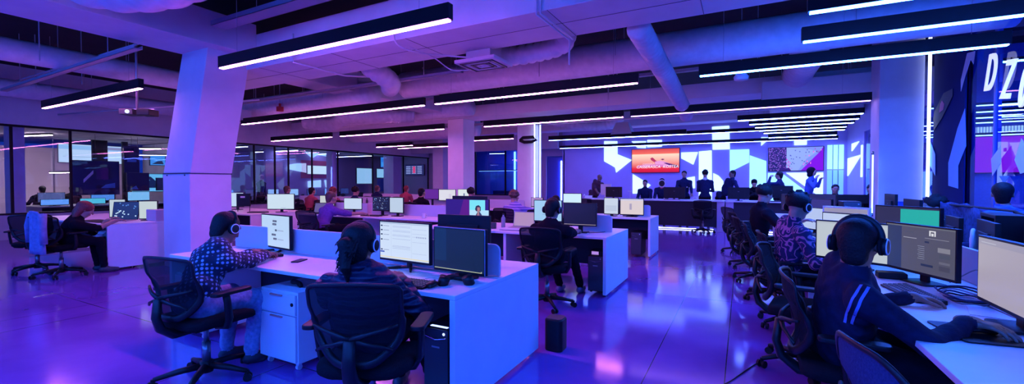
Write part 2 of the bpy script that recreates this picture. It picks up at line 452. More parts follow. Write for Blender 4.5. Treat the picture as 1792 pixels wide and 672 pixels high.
def person(label, hip, head, yaw=0.0, hands=None, top=None, legs=None, skin=None, hair='short', hairm=None, pitch=0.0, hyaw=None,
           h=0.012, sit=True, sleeve=True, elbow_out=0.25, shoulder=0.185, feet=None, knees=None, sitz=None, curl=0.55, shoes=None, wrinkle=0.0025,
           group=None, scale=1.0, hroll=0.0, collar=None, beardm=None, back=None, thin=1.0, hand_n=None, hand_u=None):
    """hip: world point of the pelvis centre; head: world point of the head centre; hands: (left, right) wrist targets in the world"""
    top = top or FABK; legs = legs or FABK; skin = skin or SKIN; hairm = hairm or HAIRB; shoes = shoes or DARKG
    mats = [skin, top, legs, shoes, collar or top, beardm or skin]
    hip = np.array(hip, float) + (_v(0, 0, .03) if sit and hip[2] < .6 else 0); head = np.array(head, float)
    f = np.array([-math.sin(yaw), math.cos(yaw), 0.0]); r = np.array([math.cos(yaw), math.sin(yaw), 0.0]); z = _v(0, 0, 1)
    T = thin
    R = rotm(yaw if hyaw is None else hyaw, pitch, hroll)
    neck = head + R @ _v(0, -0.015, -0.125)
    nb = neck + unit(hip - neck) * 0.075                     # neck base
    F = Field()
    head_shapes(F, head, R, 0, 1.0, 5 if beardm else None)
    F.cone(head + R @ _v(0, -0.025, -0.06), nb - z * 0.02, 0.050 * T, 0.056 * T, 0, 0.02)
    F.cone(nb + (neck - nb) * 0.85 - f * 0.006, nb - z * 0.03, 0.062 * T, 0.080 * T, 4, 0.012)          # collar
    sp = hip - nb; ax = unit(sp)
    fb = unit(f - ax * (f @ ax))
    mid = nb - (-sp) * 0 + sp * 0.55 - fb * 0.015
    ch = nb + sp * 0.26 - fb * 0.01
    Rt = np.stack([r, fb, -ax], 1)
    F.ell(ch, (0.165 * T, 0.112 * T, 0.18), 1, 0.05, Rt)
    F.ell(nb + sp * 0.10, (0.17 * T, 0.075 * T, 0.07), 1, 0.05, Rt)
    F.ell(mid, (0.148 * T, 0.108 * T, 0.17), 1, 0.06, Rt)
    F.ell(hip + z * 0.05, (0.165 * T, 0.120 * T, 0.115), 1, 0.05, Rt)
    F.ell(hip - z * 0.02, (0.168 * T, 0.125, 0.095), 2, 0.04)
    hz = (0.80 - hip[2]) if sit and hip[2] < .65 else 0.12
    hd = hands or (hip + f * 0.42 - r * 0.18 + z * hz, hip + f * 0.42 + r * 0.18 + z * hz)
    for k, sd in ((0, -1), (1, 1)):
        sh = nb - z * 0.035 + r * sd * shoulder * T + (sp * 0.04)
        w = np.array(hd[k], float)
        hint = r * sd * elbow_out - z * 0.9 - f * 0.2
        el, w = ik(sh, w, 0.285, 0.255, hint)
        F.cone(nb - z * 0.02 + r * sd * 0.05, sh, 0.055, 0.062 * T, 1, 0.05)
        F.cone(sh, el, 0.060 * T, 0.048 * T, 1, 0.04)
        u = unit(w - el)
        if sleeve:
            F.cone(el, w - u * 0.03, 0.048 * T, 0.034 * T, 1, 0.02)
        else:
            F.cone(sh, sh + (el - sh) * 0.72, 0.064 * T, 0.060 * T, 1, 0.02)
            F.cone(sh + (el - sh) * 0.6, el, 0.044 * T, 0.038 * T, 0, 0.01)
            F.cone(el, w, 0.040 * T, 0.026 * T, 0, 0.02)
        F.cone(w - u * 0.06, w, 0.028, 0.024, 0, 0.006)
        hu = unit(u * 1.0) if hand_u is None else unit(np.array(hand_u[k], float))
        n = -z if hand_n is None else np.array(hand_n[k], float)
        hand(F, w, hu - z * (hu @ z) * 0.5, n, sd, 0, curl)
    for sd in (-1, 1):
        hj = hip + r * sd * 0.095 - z * 0.02
        if knees is not None: kn = np.array(knees[0 if sd < 0 else 1], float)
        elif sit: kn = hj + f * 0.42 + r * sd * 0.05 + z * (0.02)
        else: kn = _v(hj[0], hj[1], 0.50) + f * 0.03
        if feet is not None: an = np.array(feet[0 if sd < 0 else 1], float)
        elif sit: an = _v(kn[0], kn[1], 0.10) + f * 0.03
        else: an = _v(hj[0], hj[1], 0.10) + r * sd * 0.02
        F.cone(hj, kn, 0.088 * T, 0.060 * T, 2, 0.05)
        F.cone(kn, an + z * 0.02, 0.058 * T, 0.046 * T, 2, 0.03)
        F.cone(an - f * 0.025 - z * 0.055, an + f * 0.03 - z * 0.045, 0.038, 0.040, 3, 0.02)
        F.cone(an + f * 0.02 - z * 0.052, an + f * 0.155 - z * 0.062, 0.040, 0.030, 3, 0.02)
        F.ell(an + f * 0.06 - z * 0.085, (0.045, 0.045, 0.012), 3, 0.02)
    V, Q, M = F.mesh(h, wrinkle, (1, 2, 4))
    base = _v(hip[0], hip[1], 0)
    root = mesh_obj('person', V - base, Q, M, mats)
    root.location = base
    props(root, label, 'person', group)
    if hair:
        V, Q, M = hair_mesh(head, R, hair, 1.0, min(h, 0.012) if h < 0.009 else h)
        mesh_obj('hair' if hair not in ('beanie', 'hood') else hair, V - base, Q, M, [hairm], root)
    return root

def headphones(label, head, yaw, pitch=0.0, group=None, ringm=None, scale=1.0, roll=0.0):
    head = Vector(head)
    o = thing('headphones', label, 'headphones', head, 0, group)
    o.rotation_euler = (Matrix.Rotation(yaw, 3, 'Z') @ Matrix.Rotation(pitch, 3, 'X') @ Matrix.Rotation(roll, 3, 'Y')).to_euler()
    pts = []
    for i in range(21):
        a = PI * i / 20
        pts.append((0.094 * math.cos(a), -0.015, 0.0 + 0.134 * math.sin(a) ** 0.8))
    MB().tube(pts, 0.009, 8, flat=1.7).build('headband', BLACK, o, smooth=True)
    for sd in (-1, 1):
        MB().tube([(sd * 0.080, -0.01, 0), (sd * 0.085, -0.01, 0), (sd * 0.096, -0.01, 0)], [0.034, 0.042, 0.042], 24).build('ear_pad', FABK, o, smooth=True)
        c = MB().tube([(sd * 0.096, -0.01, 0), (sd * 0.112, -0.01, 0), (sd * 0.116, -0.01, 0)], [0.040, 0.040, 0.030], 24).build('ear_cup', BLACK, o, smooth=True)
        ring = [(sd * 0.113, -0.01 + 0.034 * math.cos(a), 0.034 * math.sin(a)) for a in [2 * PI * i / 24 for i in range(25)]]
        props(MB().tube(ring, 0.0045, 6, caps=False).build('ear_ring', ringm or RINGM, c, smooth=True), 'pale ring round the ear cup')
    return o
RINGM = mat('pale_ring', (0.75, 0.75, 0.8), 0.35)
# ================================================================= THE ROOM
XL, YB, XR = -16.2, 20.3, 2.85          # left glass wall, back wall, right glass wall
YF = -5.0
CEIL = 4.35
# ---- floor: polished resin in large sheets, joints, scuffs
def floor_mat():
    m = bpy.data.materials.new('polished_floor'); m.use_nodes = True
    nt = m.node_tree; b = nt.nodes['Principled BSDF']; N = nt.nodes.new; L = nt.links.new
    tc = N('ShaderNodeTexCoord'); sep = N('ShaderNodeSeparateXYZ'); L(tc.outputs['Object'], sep.inputs[0])
    def joint(sock, period, off, w):
        a = N('ShaderNodeMath'); a.operation = 'ADD'; a.inputs[1].default_value = off; L(sock, a.inputs[0])
        p = N('ShaderNodeMath'); p.operation = 'PINGPONG'; p.inputs[1].default_value = period / 2; L(a.outputs[0], p.inputs[0])
        c = N('ShaderNodeMath'); c.operation = 'LESS_THAN'; c.inputs[1].default_value = w; L(p.outputs[0], c.inputs[0])
        return c.outputs[0]
    jx = joint(sep.outputs['X'], 3.05, 0.10, 0.004)
    jx2 = joint(sep.outputs['X'], 3.05, 0.62, 0.003)
    jy = joint(sep.outputs['Y'], 3.6, -5.8, 0.004)
    mx = N('ShaderNodeMath'); mx.operation = 'MAXIMUM'; L(jx, mx.inputs[0]); L(jy, mx.inputs[1])
    mx2 = N('ShaderNodeMath'); mx2.operation = 'MAXIMUM'; L(mx.outputs[0], mx2.inputs[0]); L(jx2, mx2.inputs[1])
    n1 = N('ShaderNodeTexNoise'); n1.inputs['Scale'].default_value = 1.1; n1.inputs['Detail'].default_value = 6; L(tc.outputs['Object'], n1.inputs['Vector'])
    n2 = N('ShaderNodeTexNoise'); n2.inputs['Scale'].default_value = 60; n2.inputs['Detail'].default_value = 3; L(tc.outputs['Object'], n2.inputs['Vector'])
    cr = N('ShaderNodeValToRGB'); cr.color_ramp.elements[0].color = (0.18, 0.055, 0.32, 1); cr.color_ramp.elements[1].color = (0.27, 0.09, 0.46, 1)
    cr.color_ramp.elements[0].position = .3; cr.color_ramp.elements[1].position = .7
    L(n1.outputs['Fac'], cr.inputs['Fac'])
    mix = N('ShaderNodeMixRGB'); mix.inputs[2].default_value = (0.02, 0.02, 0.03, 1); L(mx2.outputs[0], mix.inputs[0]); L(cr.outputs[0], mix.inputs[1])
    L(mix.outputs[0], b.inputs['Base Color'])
    mr = N('ShaderNodeMapRange'); mr.inputs['To Min'].default_value = 0.05; mr.inputs['To Max'].default_value = 0.17
    L(n1.outputs['Fac'], mr.inputs['Value']); L(mr.outputs[0], b.inputs['Roughness'])
    bp = N('ShaderNodeBump'); bp.inputs['Strength'].default_value = 0.05; bp.inputs['Distance'].default_value = 0.01
    n3 = N('ShaderNodeTexNoise'); n3.inputs['Scale'].default_value = 3.0; n3.inputs['Detail'].default_value = 2; L(tc.outputs['Object'], n3.inputs['Vector'])
    L(n3.outputs['Fac'], bp.inputs['Height']); L(bp.outputs['Normal'], b.inputs['Normal'])
    b.inputs['Specular IOR Level'].default_value = 1.0
    return m
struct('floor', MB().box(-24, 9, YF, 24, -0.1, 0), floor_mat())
struct('ceiling', MB().box(-24, 9, YF, 24, CEIL, CEIL + 0.1), BLACKC)
struct('wall_front', MB().box(-24, 9, YF - 0.2, YF, 0, CEIL), PAINTG, 'plain wall behind the camera side', 'wall')
# ---- left wall: low wall, glass, bulkhead
struct('wall_left', MB().box(XL - .12, XL + .04, YF, YB, 0, 0.62), PAINTG, 'grey low wall under the long office glazing', 'wall')
struct('wall_left_bulkhead', MB().box(XL - .12, XL + .04, YF, YB, 2.86, CEIL), PAINT, 'painted bulkhead above the long office glazing', 'wall')
struct('trim_1', MB().box(XL - .06, XL + .07, YF, YB, 0.62, 0.66).box(XL - .06, XL + .07, YF, YB, 2.83, 2.88), BLACKM, 'black rails above and below the long office glazing', 'trim')
mull = [-3.6, -1.2, 1.4, 3.85, 4.94, 7.4, 9.0, 10.0, 10.82, 11.4, 12.49, 13.83, 15.93, 18.15, 20.24]
for i in range(len(mull) - 1):
    w = MB().use(GLASS).box(XL - .006, XL + .006, mull[i] + .02, mull[i + 1] - .02, .66, 2.83).build('window_%d' % (i + 1))
    props(w, 'pane %d of the long glazed office wall' % (i + 1), 'window', None, 'structure')
    w['label'] = 'clear glass pane in the long glazed office wall'; w['group'] = 'panes of the long glazed office wall'
    fr = MB().box(XL - .03, XL + .03, mull[i + 1] - .025, mull[i + 1] + .025, .66, 2.83).build('window_frame', BLACKM, w)
# columns standing behind and between the glazing
struct('pillar', MB().box(-16.95, -16.45, 3.90, 4.15, 0, CEIL), PAINT, 'pale column just behind the glass at the far left', 'pillar', bevel=.01)
struct('pillar.001', MB().box(-17.0, -16.3, 17.5, 18.1, 0, CEIL), PAINT, 'pale column behind the glass near the office corner', 'pillar', bevel=.01)
struct('pillar.002', MB().box(-16.7, -16.3, 13.62, 13.86, 0, CEIL), PAINT, 'slim blue-lit post behind the glass mid wall', 'pillar', bevel=.01)
# ---- offices behind the glass
BEIGE = mat('beige_panel_wall', (0.74, 0.6, 0.6), 0.7, noise=.04, nscale=2)
wb = MB()
for y0, y1 in ((3.0, 5.95), (6.0, 6.55), (6.6, 7.6), (7.65, 8.4)):
    wb.box(-21.2, -21.0, y0, y1, 0, 2.62)
struct('wall_office_left', wb, BEIGE, 'beige panelled wall at the back of the meeting room', 'wall')
struct('wall_office_divider', MB().use(PAINTG).box(-21, -16.6, 8.5, 8.62, 0, 2.9).use(BLACKM).box(-19.3, -19.22, 6.4, 6.8, 0, 2.86).box(-19.3, -19.2, 7.2, 7.35, 0, 2.86), None, 'partition wall between the meeting room and the next office', 'wall')
struct('ceiling_office', MB().box(-24, XL - .13, YF, YB, 2.92, 3.0), PAINTG, 'plain low ceiling of the glazed offices', 'ceiling')
struct('wall_office_end', MB().box(-21.2, -21, 8.62, 24, 0, 2.92), mat('lilac_wall', (.5, .36, .6), .7, noise=.05), 'lilac wall at the back of the glazed offices', 'wall')
struct('wall_office_near', MB().box(-21.2, -21, YF, 3.0, 0, 2.92), PAINTG, 'grey wall at the back of the nearest glazed office', 'wall')
def lamp_strip(name, label, a, b, z, m, w=.05, group=None, hh=.05, drop=0.0):
    o = thing(name, label, 'light', ((a[0] + b[0]) / 2, (a[1] + b[1]) / 2, z), math.atan2(b[1] - a[1], b[0] - a[0]), group)
    L = math.hypot(b[0] - a[0], b[1] - a[1]) / 2
    MB().box(-L, L, -w / 2 - .01, w / 2 + .01, .004, hh).build('housing', BLACKM, o)
    MB().box(-L + .01, L - .01, -w / 2, w / 2, -.012, .003).build('diffuser', m, o)
    top = 2.92 if a[0] < -16.4 else CEIL
    for s_ in (-.7, .7): MB().cyl((s_ * L, 0, hh - .005), (s_ * L, 0, top - z), .004, n=5).build('suspension_rod', STEEL, o)
    return o
def glow(name, col, s): return mat(name, (.8, .8, .8), .5, emit=col, es=s)
G_PINK = glow('pink_tube', (1.0, 0.18, 1.3), 98)
G_ROSE = glow('rose_tube', (1.0, 0.24, 0.80), 52)
G_BLUE = glow('blue_tube', (0.02, 0.125, 1.0), 260)
G_ICE = glow('ice_tube', (0.08, 0.14, 1.0), 75)
G_WARM = glow('warm_tube', (1.0, 0.72, 0.80), 80)
G_COOL = glow('cool_tube', (0.40, 0.45, 1.0), 20)
lamp_strip('strip_light', 'warm strip lamp hanging low in the meeting room behind glass', (-20, 5.6), (-18.6, 5.75), 1.75, G_WARM, .04)
for i, (a, b, z) in enumerate((((-19.1, 7.2), (-18.2, 7.9), 2.62), ((-19.1, 7.4), (-18.0, 8.2), 2.40), ((-20, 4.8), (-18.4, 5.2), 2.86))):
    lamp_strip('strip_light', ['warm strip lamp at the top of the second office pane', 'pale strip lamp just beneath the warm one in the second office', 'ceiling strip lamp over the meeting room table'][i], a, b, z, [G_WARM, G_COOL, G_WARM][i], .06)
for i, y in enumerate((10.2, 12.4, 14.6, 16.8)):
    lamp_strip('strip_light', 'pale ceiling strip in the offices, %s from the pillar' % ['nearest', 'second', 'third', 'farthest'][i], (-20, y), (-17.2, y + .15), 2.84, G_COOL, .07, 'ceiling strips in the glazed offices')
lamp_strip('strip_light', 'pale strip high in the room behind the glass front', (3.5, 9.6), (5.8, 9.6), 3.3, glow('blue_tube', 0, 0), .06)
lamp_strip('strip_light', 'blue white strip beside the column in the nearest office', (-20, 1.6), (-17, 2.0), 2.3, G_COOL, .04)
def wallscreen(name, label, p0, p1, z0, z1, base, items=(), th=.05, cat='screen', frame=BLACK, s=1.0, group=None, border=.02):
    """flat screen from p0 to p1 (left and right edge as the viewer sees them) between z0 and z1"""
    a = Vector((p0[0], p0[1], 0)); b = Vector((p1[0], p1[1], 0)); c = (a + b) / 2
    W = (b - a).length; H = z1 - z0
    o = thing(name, label, cat, (c.x, c.y, z0), math.atan2(b.y - a.y, b.x - a.x), group)
    MB().box(-W / 2, W / 2, 0, th, 0, H).build('housing', frame, o, bevel=.004)
    d = MB().use(base if not isinstance(base, tuple) else scr(base, s))
    e = border
    d.poly([(-W / 2 + e, -.002, e), (W / 2 - e, -.002, e), (W / 2 - e, -.002, H - e), (-W / 2 + e, -.002, H - e)])
    k = 0
    for it in items:
        k += 1; y = -.0025 - .0003 * k
        if len(it) == 5:
            u0, v0, u1, v1, c2 = it
            pts = [(u0, v0), (u1, v0), (u1, v1), (u0, v1)]
        else: pts, c2 = it
        d.use(c2 if not isinstance(c2, tuple) else scr(c2, s))
        d.poly([(-W / 2 + e + u * (W - 2 * e), y, e + v * (H - 2 * e)) for u, v in pts])
    d.build('display', None, o)
    return o
wallscreen('projection_screen', 'large lit projection screen on the beige meeting room wall', (-20.9, 6.05), (-20.9, 8.3), 2.12, 2.80, (.62, .78, .95), ((.0, .72, .85, .95, (.35, .6, .9)), (.55, .78, .95, .93, (.3, .3, .5)), (.05, .3, .5, .34, (.45, .6, .8))), frame=GREYP)
wallscreen('projection_screen', 'bright blank screen on the lilac wall with red edges', (-18.44, 13.95), (-18.44, 15.23), 1.83, 2.27, (.72, .92, 1.0), frame=GREYP)
POLYL = mat('backlit_panel', (.6, .7, .8), .5, emit=(.42, .72, 1.0), es=.95)
for k, (pts, nm) in enumerate((([(13.02, 2.05), (13.95, 1.9), (13.95, 2.36), (13.5, 2.34), (13.0, 2.25)], 'stepped backlit panel left of the blank office screen'),
                     ([(14.06, 1.2), (14.78, 1.2), (14.78, 1.56), (14.06, 1.50)], 'low backlit panel under the blank office screen'),
                     ([(15.08, 1.19), (15.5, 1.19), (15.5, 1.59), (15.0, 1.55)], 'second low backlit panel under the blank office screen'),
                     ([(13.9, 2.9), (14.3, 2.62), (14.6, 2.8), (15.1, 2.75), (15.4, 2.9)], 'jagged backlit panel high above the blank office screen'))):
    o = MB().prism(pts, -18.55, -18.5, lambda y, z, x: (x, y, z)).build('wall_light', POLYL)
    props(o, nm, 'light')
struct('wall_office_middle', MB().box(-18.75, -18.6, 12.0, 15.75, 0, 2.92), mat('lilac_wall'), 'lilac partition carrying the blank office screen', 'wall')
REDW = mat('red_wall_panel', (.7, .12, .18), .6)
props(MB().box(-18.56, -18.5, 13.7, 15.5, 1.64, 2.5).build('wall_panel', REDW), 'red panel behind the blank office screen', 'panel')
# dark shapes seen through the second pane: posters hung in the office
POSTB = mat('dark_blue_print', (.006, .01, .05), .5); POSTW = mat('white_print', (.75, .75, .8), .5)
def poster(label, y0, y1, z0, z1, x, shapes):
    o = thing('poster', label, 'poster', (x, (y0 + y1) / 2, z0))
    b = MB().use(POSTB).box(0, .02, -(y1 - y0) / 2, (y1 - y0) / 2, 0, z1 - z0)
    for k, (pts, m) in enumerate(shapes):
        b.use(m); b.poly([(.021 + .0008 * k, (u - .5) * (y1 - y0), v * (z1 - z0)) for u, v in pts])
    b.build('print', None, o)
    MB().cyl((.01, 0, z1 - z0), (.01, 0, 2.92 - z0), .004, n=6).build('hanging_wire', BLACKM, o)
poster('dark poster with a white bar hanging behind the office glass', 5.35, 6.5, 1.05, 2.1, -17.6, ((((.25, .35), (.45, .62), (.45, .72), (.25, .45)), POSTW), (((.6, .2), (.9, .2), (.9, .35), (.7, .3)), mat('cyan_print', (.1, .35, .6), .5))))
poster('black angular poster beside the warm strip lamps', 6.55, 6.95, 1.75, 2.6, -17.4, ((((.2, .4), (.8, .4), (.8, .5), (.2, .5)), mat('cyan_print')),))
poster('dark slanted poster low beside the car picture', 6.65, 7.25, 1.15, 1.75, -17.5, ((((.1, .1), (.5, .1), (.4, .3)), mat('cyan_print')),))
CARB = mat('cyan_screen_emit', emit=(.12, .5, .85), es=.8)
wallscreen('display_screen', 'glowing cyan screen showing a dark car shape in the office', (-18.5, 7.15), (-18.5, 8.1), 1.1, 1.75, (.16, .55, .85), ((((.15, .2), (.95, .2), (.95, .5), (.75, .62), (.6, .85), (.3, .85), (.15, .6)), (.01, .02, .08)), (((.35, .62), (.58, .62), (.52, .78), (.4, .78)), (.1, .3, .5)), ((.2, .3, .3, .4, (.4, .8, 1)))))
wallscreen('display_screen', 'dark screen with a pink scribbled sign by the office partition', (-18.2, 7.75), (-18.2, 8.45), 1.15, 1.6, (.01, .01, .05), ((((.45, .3), (.55, .3), (.8, .8), (.7, .85)), (1, .05, .5)), (((.6, .5), (.85, .35), (.85, .45), (.62, .6)), (1, .05, .5)), (((.5, .7), (.85, .55), (.86, .65), (.5, .82)), (1, .05, .5))))
wallscreen('display_screen', 'blue screen high in the second office', (-19, 7.9), (-19, 8.4), 2.05, 2.45, (.05, .3, .75), ((((.1, .1), (.9, .1), (.8, .45), (.5, .4)), (.01, .02, .06)),))
# screen high on the glass wall and pale boards with their own glow at the corner
wallscreen('television', 'blue television mounted high behind the corner office glass', (-18.3, 18.6), (-18.3, 19.6), 2.3, 2.9, (.03, .22, .75), ((.05, .1, .9, .5, (.06, .35, .85)),))
wallscreen('glowing_board', 'pale board given its own glow, low behind the corner office glass', (-18.5, 17.03), (-18.5, 18.15), 1.36, 2.24, (.35, .62, .85))  # both boards emit; their brightness is put into the colour
wallscreen('glowing_board', 'pale board given its own glow, right of the slim post in the corner office', (-18.5, 18.5), (-18.5, 19.84), 1.70, 2.24, (.3, .62, .85))
props(MB().box(-18.56, -18.5, 18.6, 19.9, .92, 1.66).build('wall_panel', mat('blue_wall', (.10, .16, .5), .6, noise=.1)), 'blue panel low in the corner office', 'panel')
# ---- back wall: glazed opening, blue back room, door, feature wall
YW = 19.45
struct('wall_back', MB().box(-24, -13.0, YB, YB + .15, 0, CEIL).box(-13.0, -10.2, YB, YB + .15, 0, .75).box(-13.0, -10.2, YB, YB + .15, 3.35, CEIL).box(-10.2, -8.75, YB, YB + .15, 0, CEIL).box(-8.75, -7.5, YB, YB + .15, 2.75, CEIL), mat('mauve_wall', (.5, .4, .5), .7, noise=.05), 'back wall around the blue window', 'wall')
w = MB().box(-13.0, -10.2, YB + .05, YB + .06, .75, 3.35).build('window_20', GLASSB)
props(w, 'wide blue window between the two mauve pillars', 'window', None, 'structure')
MB().box(-13.0, -12.95, YB, YB + .1, .75, 3.35).box(-11.15, -11.1, YB, YB + .1, .75, 3.35).box(-10.25, -10.2, YB, YB + .1, .75, 3.35).box(-13, -10.2, YB, YB + .1, .75, .8).box(-13, -10.2, YB, YB + .1, 3.3, 3.35).build('window_frame', BLACKM, w)
struct('wall_back_room', MB().box(-16, -7, 23.6, 23.8, 0, CEIL), mat('blue_wall', (.10, .16, .5), .6, noise=.1), 'deep blue wall of the room behind the window', 'wall')
lamp_strip('strip_light', 'long pale strip low across the blue back room', (-14.6, 23.3), (-10.5, 23.3), 2.15, glow('cyan_tube', (.35, .6, 1.0), 3), .12)
lamp_strip('strip_light', 'added blue strip brightening the back room behind the window', (-13.6, 22.0), (-10.8, 22.0), 3.6, G_ICE, .08)  # extra lamp, put in to brighten the dark room behind
for i, (x, z0) in enumerate(((-12.2, 2.6), (-10.9, 2.6))):
    props(MB().box(x - .04, x + .04, 23.45, 23.55, 1.0, 3.3).build('wall_light', glow('cyan_tube', 0, 0)), ['upright', 'second upright'][i] + ' light bar on the blue room wall, ' + ['left', 'right'][i], 'light')
lamp_strip('strip_light', 'short strip high behind the blue window', (-12.6, 21.2), (-11.6, 21.3), 3.05, G_COOL, .05)
props(MB().box(-13.2, -10.3, 22.6, 23.2, 0, .95).build('cabinet', mat('navy_cabinet', (.02, .03, .1), .5)), 'low dark cabinet in the blue back room', 'cabinet')
d = MB().box(-8.7, -7.55, YB + .06, YB + .1, .02, 2.7).build('door_1', mat('blue_door', (.05, .09, .42), .5)); props(d, 'blue glass door beside the light column', 'door', None, 'structure')
MB().box(-7.75, -7.7, YB, YB + .06, .9, 1.5).build('door_handle', CHROME, d); MB().box(-7.98, -7.93, YB + .02, YB + .055, .3, 2.5).build('light_bar', G_ICE, d)
FW = mat('lilac_feature_wall', (.60, .48, .78), .6, noise=.04, nscale=1.5)
struct('wall_feature', MB().box(-7.5, 3.35, YW, YW + .2, 0, CEIL), FW, 'lilac feature wall with lit angular panels', 'wall')
struct('wall_feature_return', MB().box(-7.55, -7.45, YW, YB + .2, 0, CEIL), FW, 'short return at the left end of the feature wall', 'wall')
FPS = [('arrow shaped lit panel left of the orange television', [(-5.54, 3.3), (-4.95, 3.27), (-4.94, 2.69), (-4.31, 2.42), (-4.99, 1.88), (-5.04, 2.11), (-5.54, 2.4)]),
 ('triangular lit panel under the orange television', [(-4.26, 1.80), (-3.5, 1.32), (-3.9, .95), (-4.26, .95)]),
 ('small lit panel above the orange television, left', [(-4.32, 3.24), (-3.71, 3.22), (-3.71, 2.92), (-4.07, 2.95)]),
 ('lit panel above the middle of the orange television', [(-3.65, 3.27), (-3.05, 3.24), (-3.05, 2.96), (-3.65, 2.95)]),
 ('kite shaped lit panel right of the orange television', [(-2.27, 2.68), (-1.63, 2.68), (-1.8, 2.17), (-2.27, 2.44)]),
 ('tall lit panel behind the standing person in a white collar', [(-1.59, 2.7), (-1.12, 2.73), (-1.09, .6), (-1.58, .6)]),
 ('lit square panel high near the middle of the feature wall', [(-1.11, 3.68), (-0.49, 3.69), (-0.46, 2.76), (-1.08, 2.76)]),
 ('lit panel with a slanted base, middle of the feature wall', [(-0.46, 2.73), (0.22, 2.73), (0.22, 2.22), (-0.45, 1.85)]),
 ('tall lit panel left of the flower television', [(0.24, 2.49), (0.80, 2.25), (0.80, .6), (0.24, .6)]),
 ('curved lit panel low beside the bending man', [(-1.05, 1.81), (-0.85, 1.70), (-.68, 1.49), (-0.66, 1.1), (-1.05, 1.1)]),
 ('small lit wedge high above the flower television, left', [(0.62, 3.18), (0.96, 3.16), (0.62, 2.85)]),
 ('small lit square above the flower television', [(1.69, 3.13), (2.09, 3.11), (2.09, 2.83), (1.7, 2.83)]),
 ('wide lit panel under the flower television', [(0.86, 1.80), (1.3, 1.80), (2.2, 1.0), (2.2, .7), (0.86, .7)]),
 ('lit wedge under the right of the flower television', [(1.45, 1.80), (2.6, 1.80), (2.6, 1.0), (2.4, 1.0)]),
 ('ribbed lit panel at the right end of the feature wall, upper', [(2.72, 2.79), (3.2, 2.79), (3.2, 1.92), (2.72, 1.92)]),
 ('ribbed lit panel at the right end of the feature wall, lower', [(2.72, 1.88), (3.2, 1.88), (3.2, .7), (2.72, .7)]),
 ('small lit panel right of the person under the television', [(-2.04, 1.63), (-1.74, 1.68), (-1.73, 1.2), (-2.04, 1.2)])]
G_PAN = mat('lit_panel', (.7, .8, .85), .4, emit=(.36, .62, 1.0), es=2.1)
G_PAN2 = mat('lit_panel_blue', (.5, .65, .85), .4, emit=(.08, .30, 1.0), es=1.3)
G_PANS = [G_PAN, mat('lit_panel_soft', (.6, .75, .85), .4, emit=(.20, .52, 1.0), es=1.9), G_PAN2]
for i, (lb, pts) in enumerate(FPS):
    lo = 1 if i in (8, 12, 7) else 0
    if i in (14, 15): lo = 2 if i == 15 else 1
    o = MB().use(G_PANS[lo]).prism(pts, -.03, .03, lambda x, z, y: (x, YW + y * 1.0, z))
    o = o.build('wall_light_panel'); props(o, lb, 'light', 'lit angular panels of the feature wall')
    if i in (14, 15):
        for k in range(1, 3):
            x = 2.72 + .16 * k
            MB().box(x - .008, x + .008, YW - .045, YW - .03, pts[2][1], pts[0][1]).build('rib', BLACKM, o)
# TVs
def gradtv():
    m = bpy.data.materials.new('orange_picture'); m.use_nodes = True; nt = m.node_tree; b = nt.nodes['Principled BSDF']
    tc = nt.nodes.new('ShaderNodeTexCoord'); sp = nt.nodes.new('ShaderNodeSeparateXYZ'); nt.links.new(tc.outputs['Object'], sp.inputs[0])
    mr = nt.nodes.new('ShaderNodeMapRange'); mr.inputs['From Max'].default_value = 1.0
    nt.links.new(sp.outputs['Z'], mr.inputs['Value'])
    r = nt.nodes.new('ShaderNodeValToRGB'); e = r.color_ramp.elements
    e[0].position = 0; e[0].color = (.55, .0, .0, 1); e[1].position = 1; e[1].color = (.75, .06, .02, 1)
    for p, c in ((.18, (.8, .01, .0, 1)), (.27, (.85, .12, .08, 1)), (.45, (.95, .35, .25, 1)), (.74, (1, .72, .5, 1)), (.79, (1, .75, .5, 1)), (.81, (.95, .16, .04, 1))):
        q = e.new(p); q.color = c
    nt.links.new(mr.outputs[0], r.inputs['Fac']); nt.links.new(r.outputs[0], b.inputs['Emission Color'])
    b.inputs['Emission Strength'].default_value = 1.0; b.inputs['Base Color'].default_value = (.01, .01, .01, 1)
    return m
TVY = YW - .1
items = [([(.40, .60), (.44, .64), (.46, .62), (.52, .50), (.56, .46), (.50, .42), (.42, .52)], (.5, .02, .06)),
         ([(.62, .55), (.66, .58), (.70, .55), (.66, .51)], (.25, .02, .1)),
         ([(.5, .46), (.6, .50), (.72, .44), (.85, .34), (.85, .26), (.5, .26)], (.85, .35, .7)),
         ([(.68, .40), (.74, .40), (.98, .28), (.98, .18), (.84, .26), (.74, .34)], (.10, .0, .12)),
         ([(.10, .22), (.14, .30), (.3, .35), (.56, .34), (.85, .28), (.86, .22), (.5, .24), (.3, .22)], (.75, .2, .55))]
tv = wallscreen('television', 'orange television showing a red sunset picture with white lettering', (-4.30, TVY), (-2.32, TVY), 1.85, 2.88, gradtv(), items, s=1.0)
def text_mesh(name, body, size, m, parent, loc, rot, ext=.004, shear=0.0, align='LEFT', off=0.0):
    cu = bpy.data.curves.new(name, 'FONT'); cu.body = body; cu.size = size; cu.extrude = ext; cu.shear = shear; cu.align_x = align; cu.offset = off
    t = bpy.data.objects.new(name + '_c', cu); COL.objects.link(t)
    bpy.context.view_layer.update()
    me = bpy.data.meshes.new_from_object(t.evaluated_get(bpy.context.evaluated_depsgraph_get()))
    bpy.data.objects.remove(t)
    me.materials.clear(); me.materials.append(m)
    o = bpy.data.objects.new(name, me); COL.objects.link(o); o.parent = parent; o.location = loc; o.rotation_euler = rot
    return o
text_mesh('lettering', 'CASSERASCA  KOSTEA', .17, scr((1, .9, .95), 1.1), tv, (-.78, -.012, .20), (PI / 2, 0, 0), .001, .2)
text_mesh('lettering', 'OASSERA', .12, scr((.95, .6, .8), 1.0), tv, (-.52, -.012, .33), (PI / 2, -.03, 0), .001, .2)
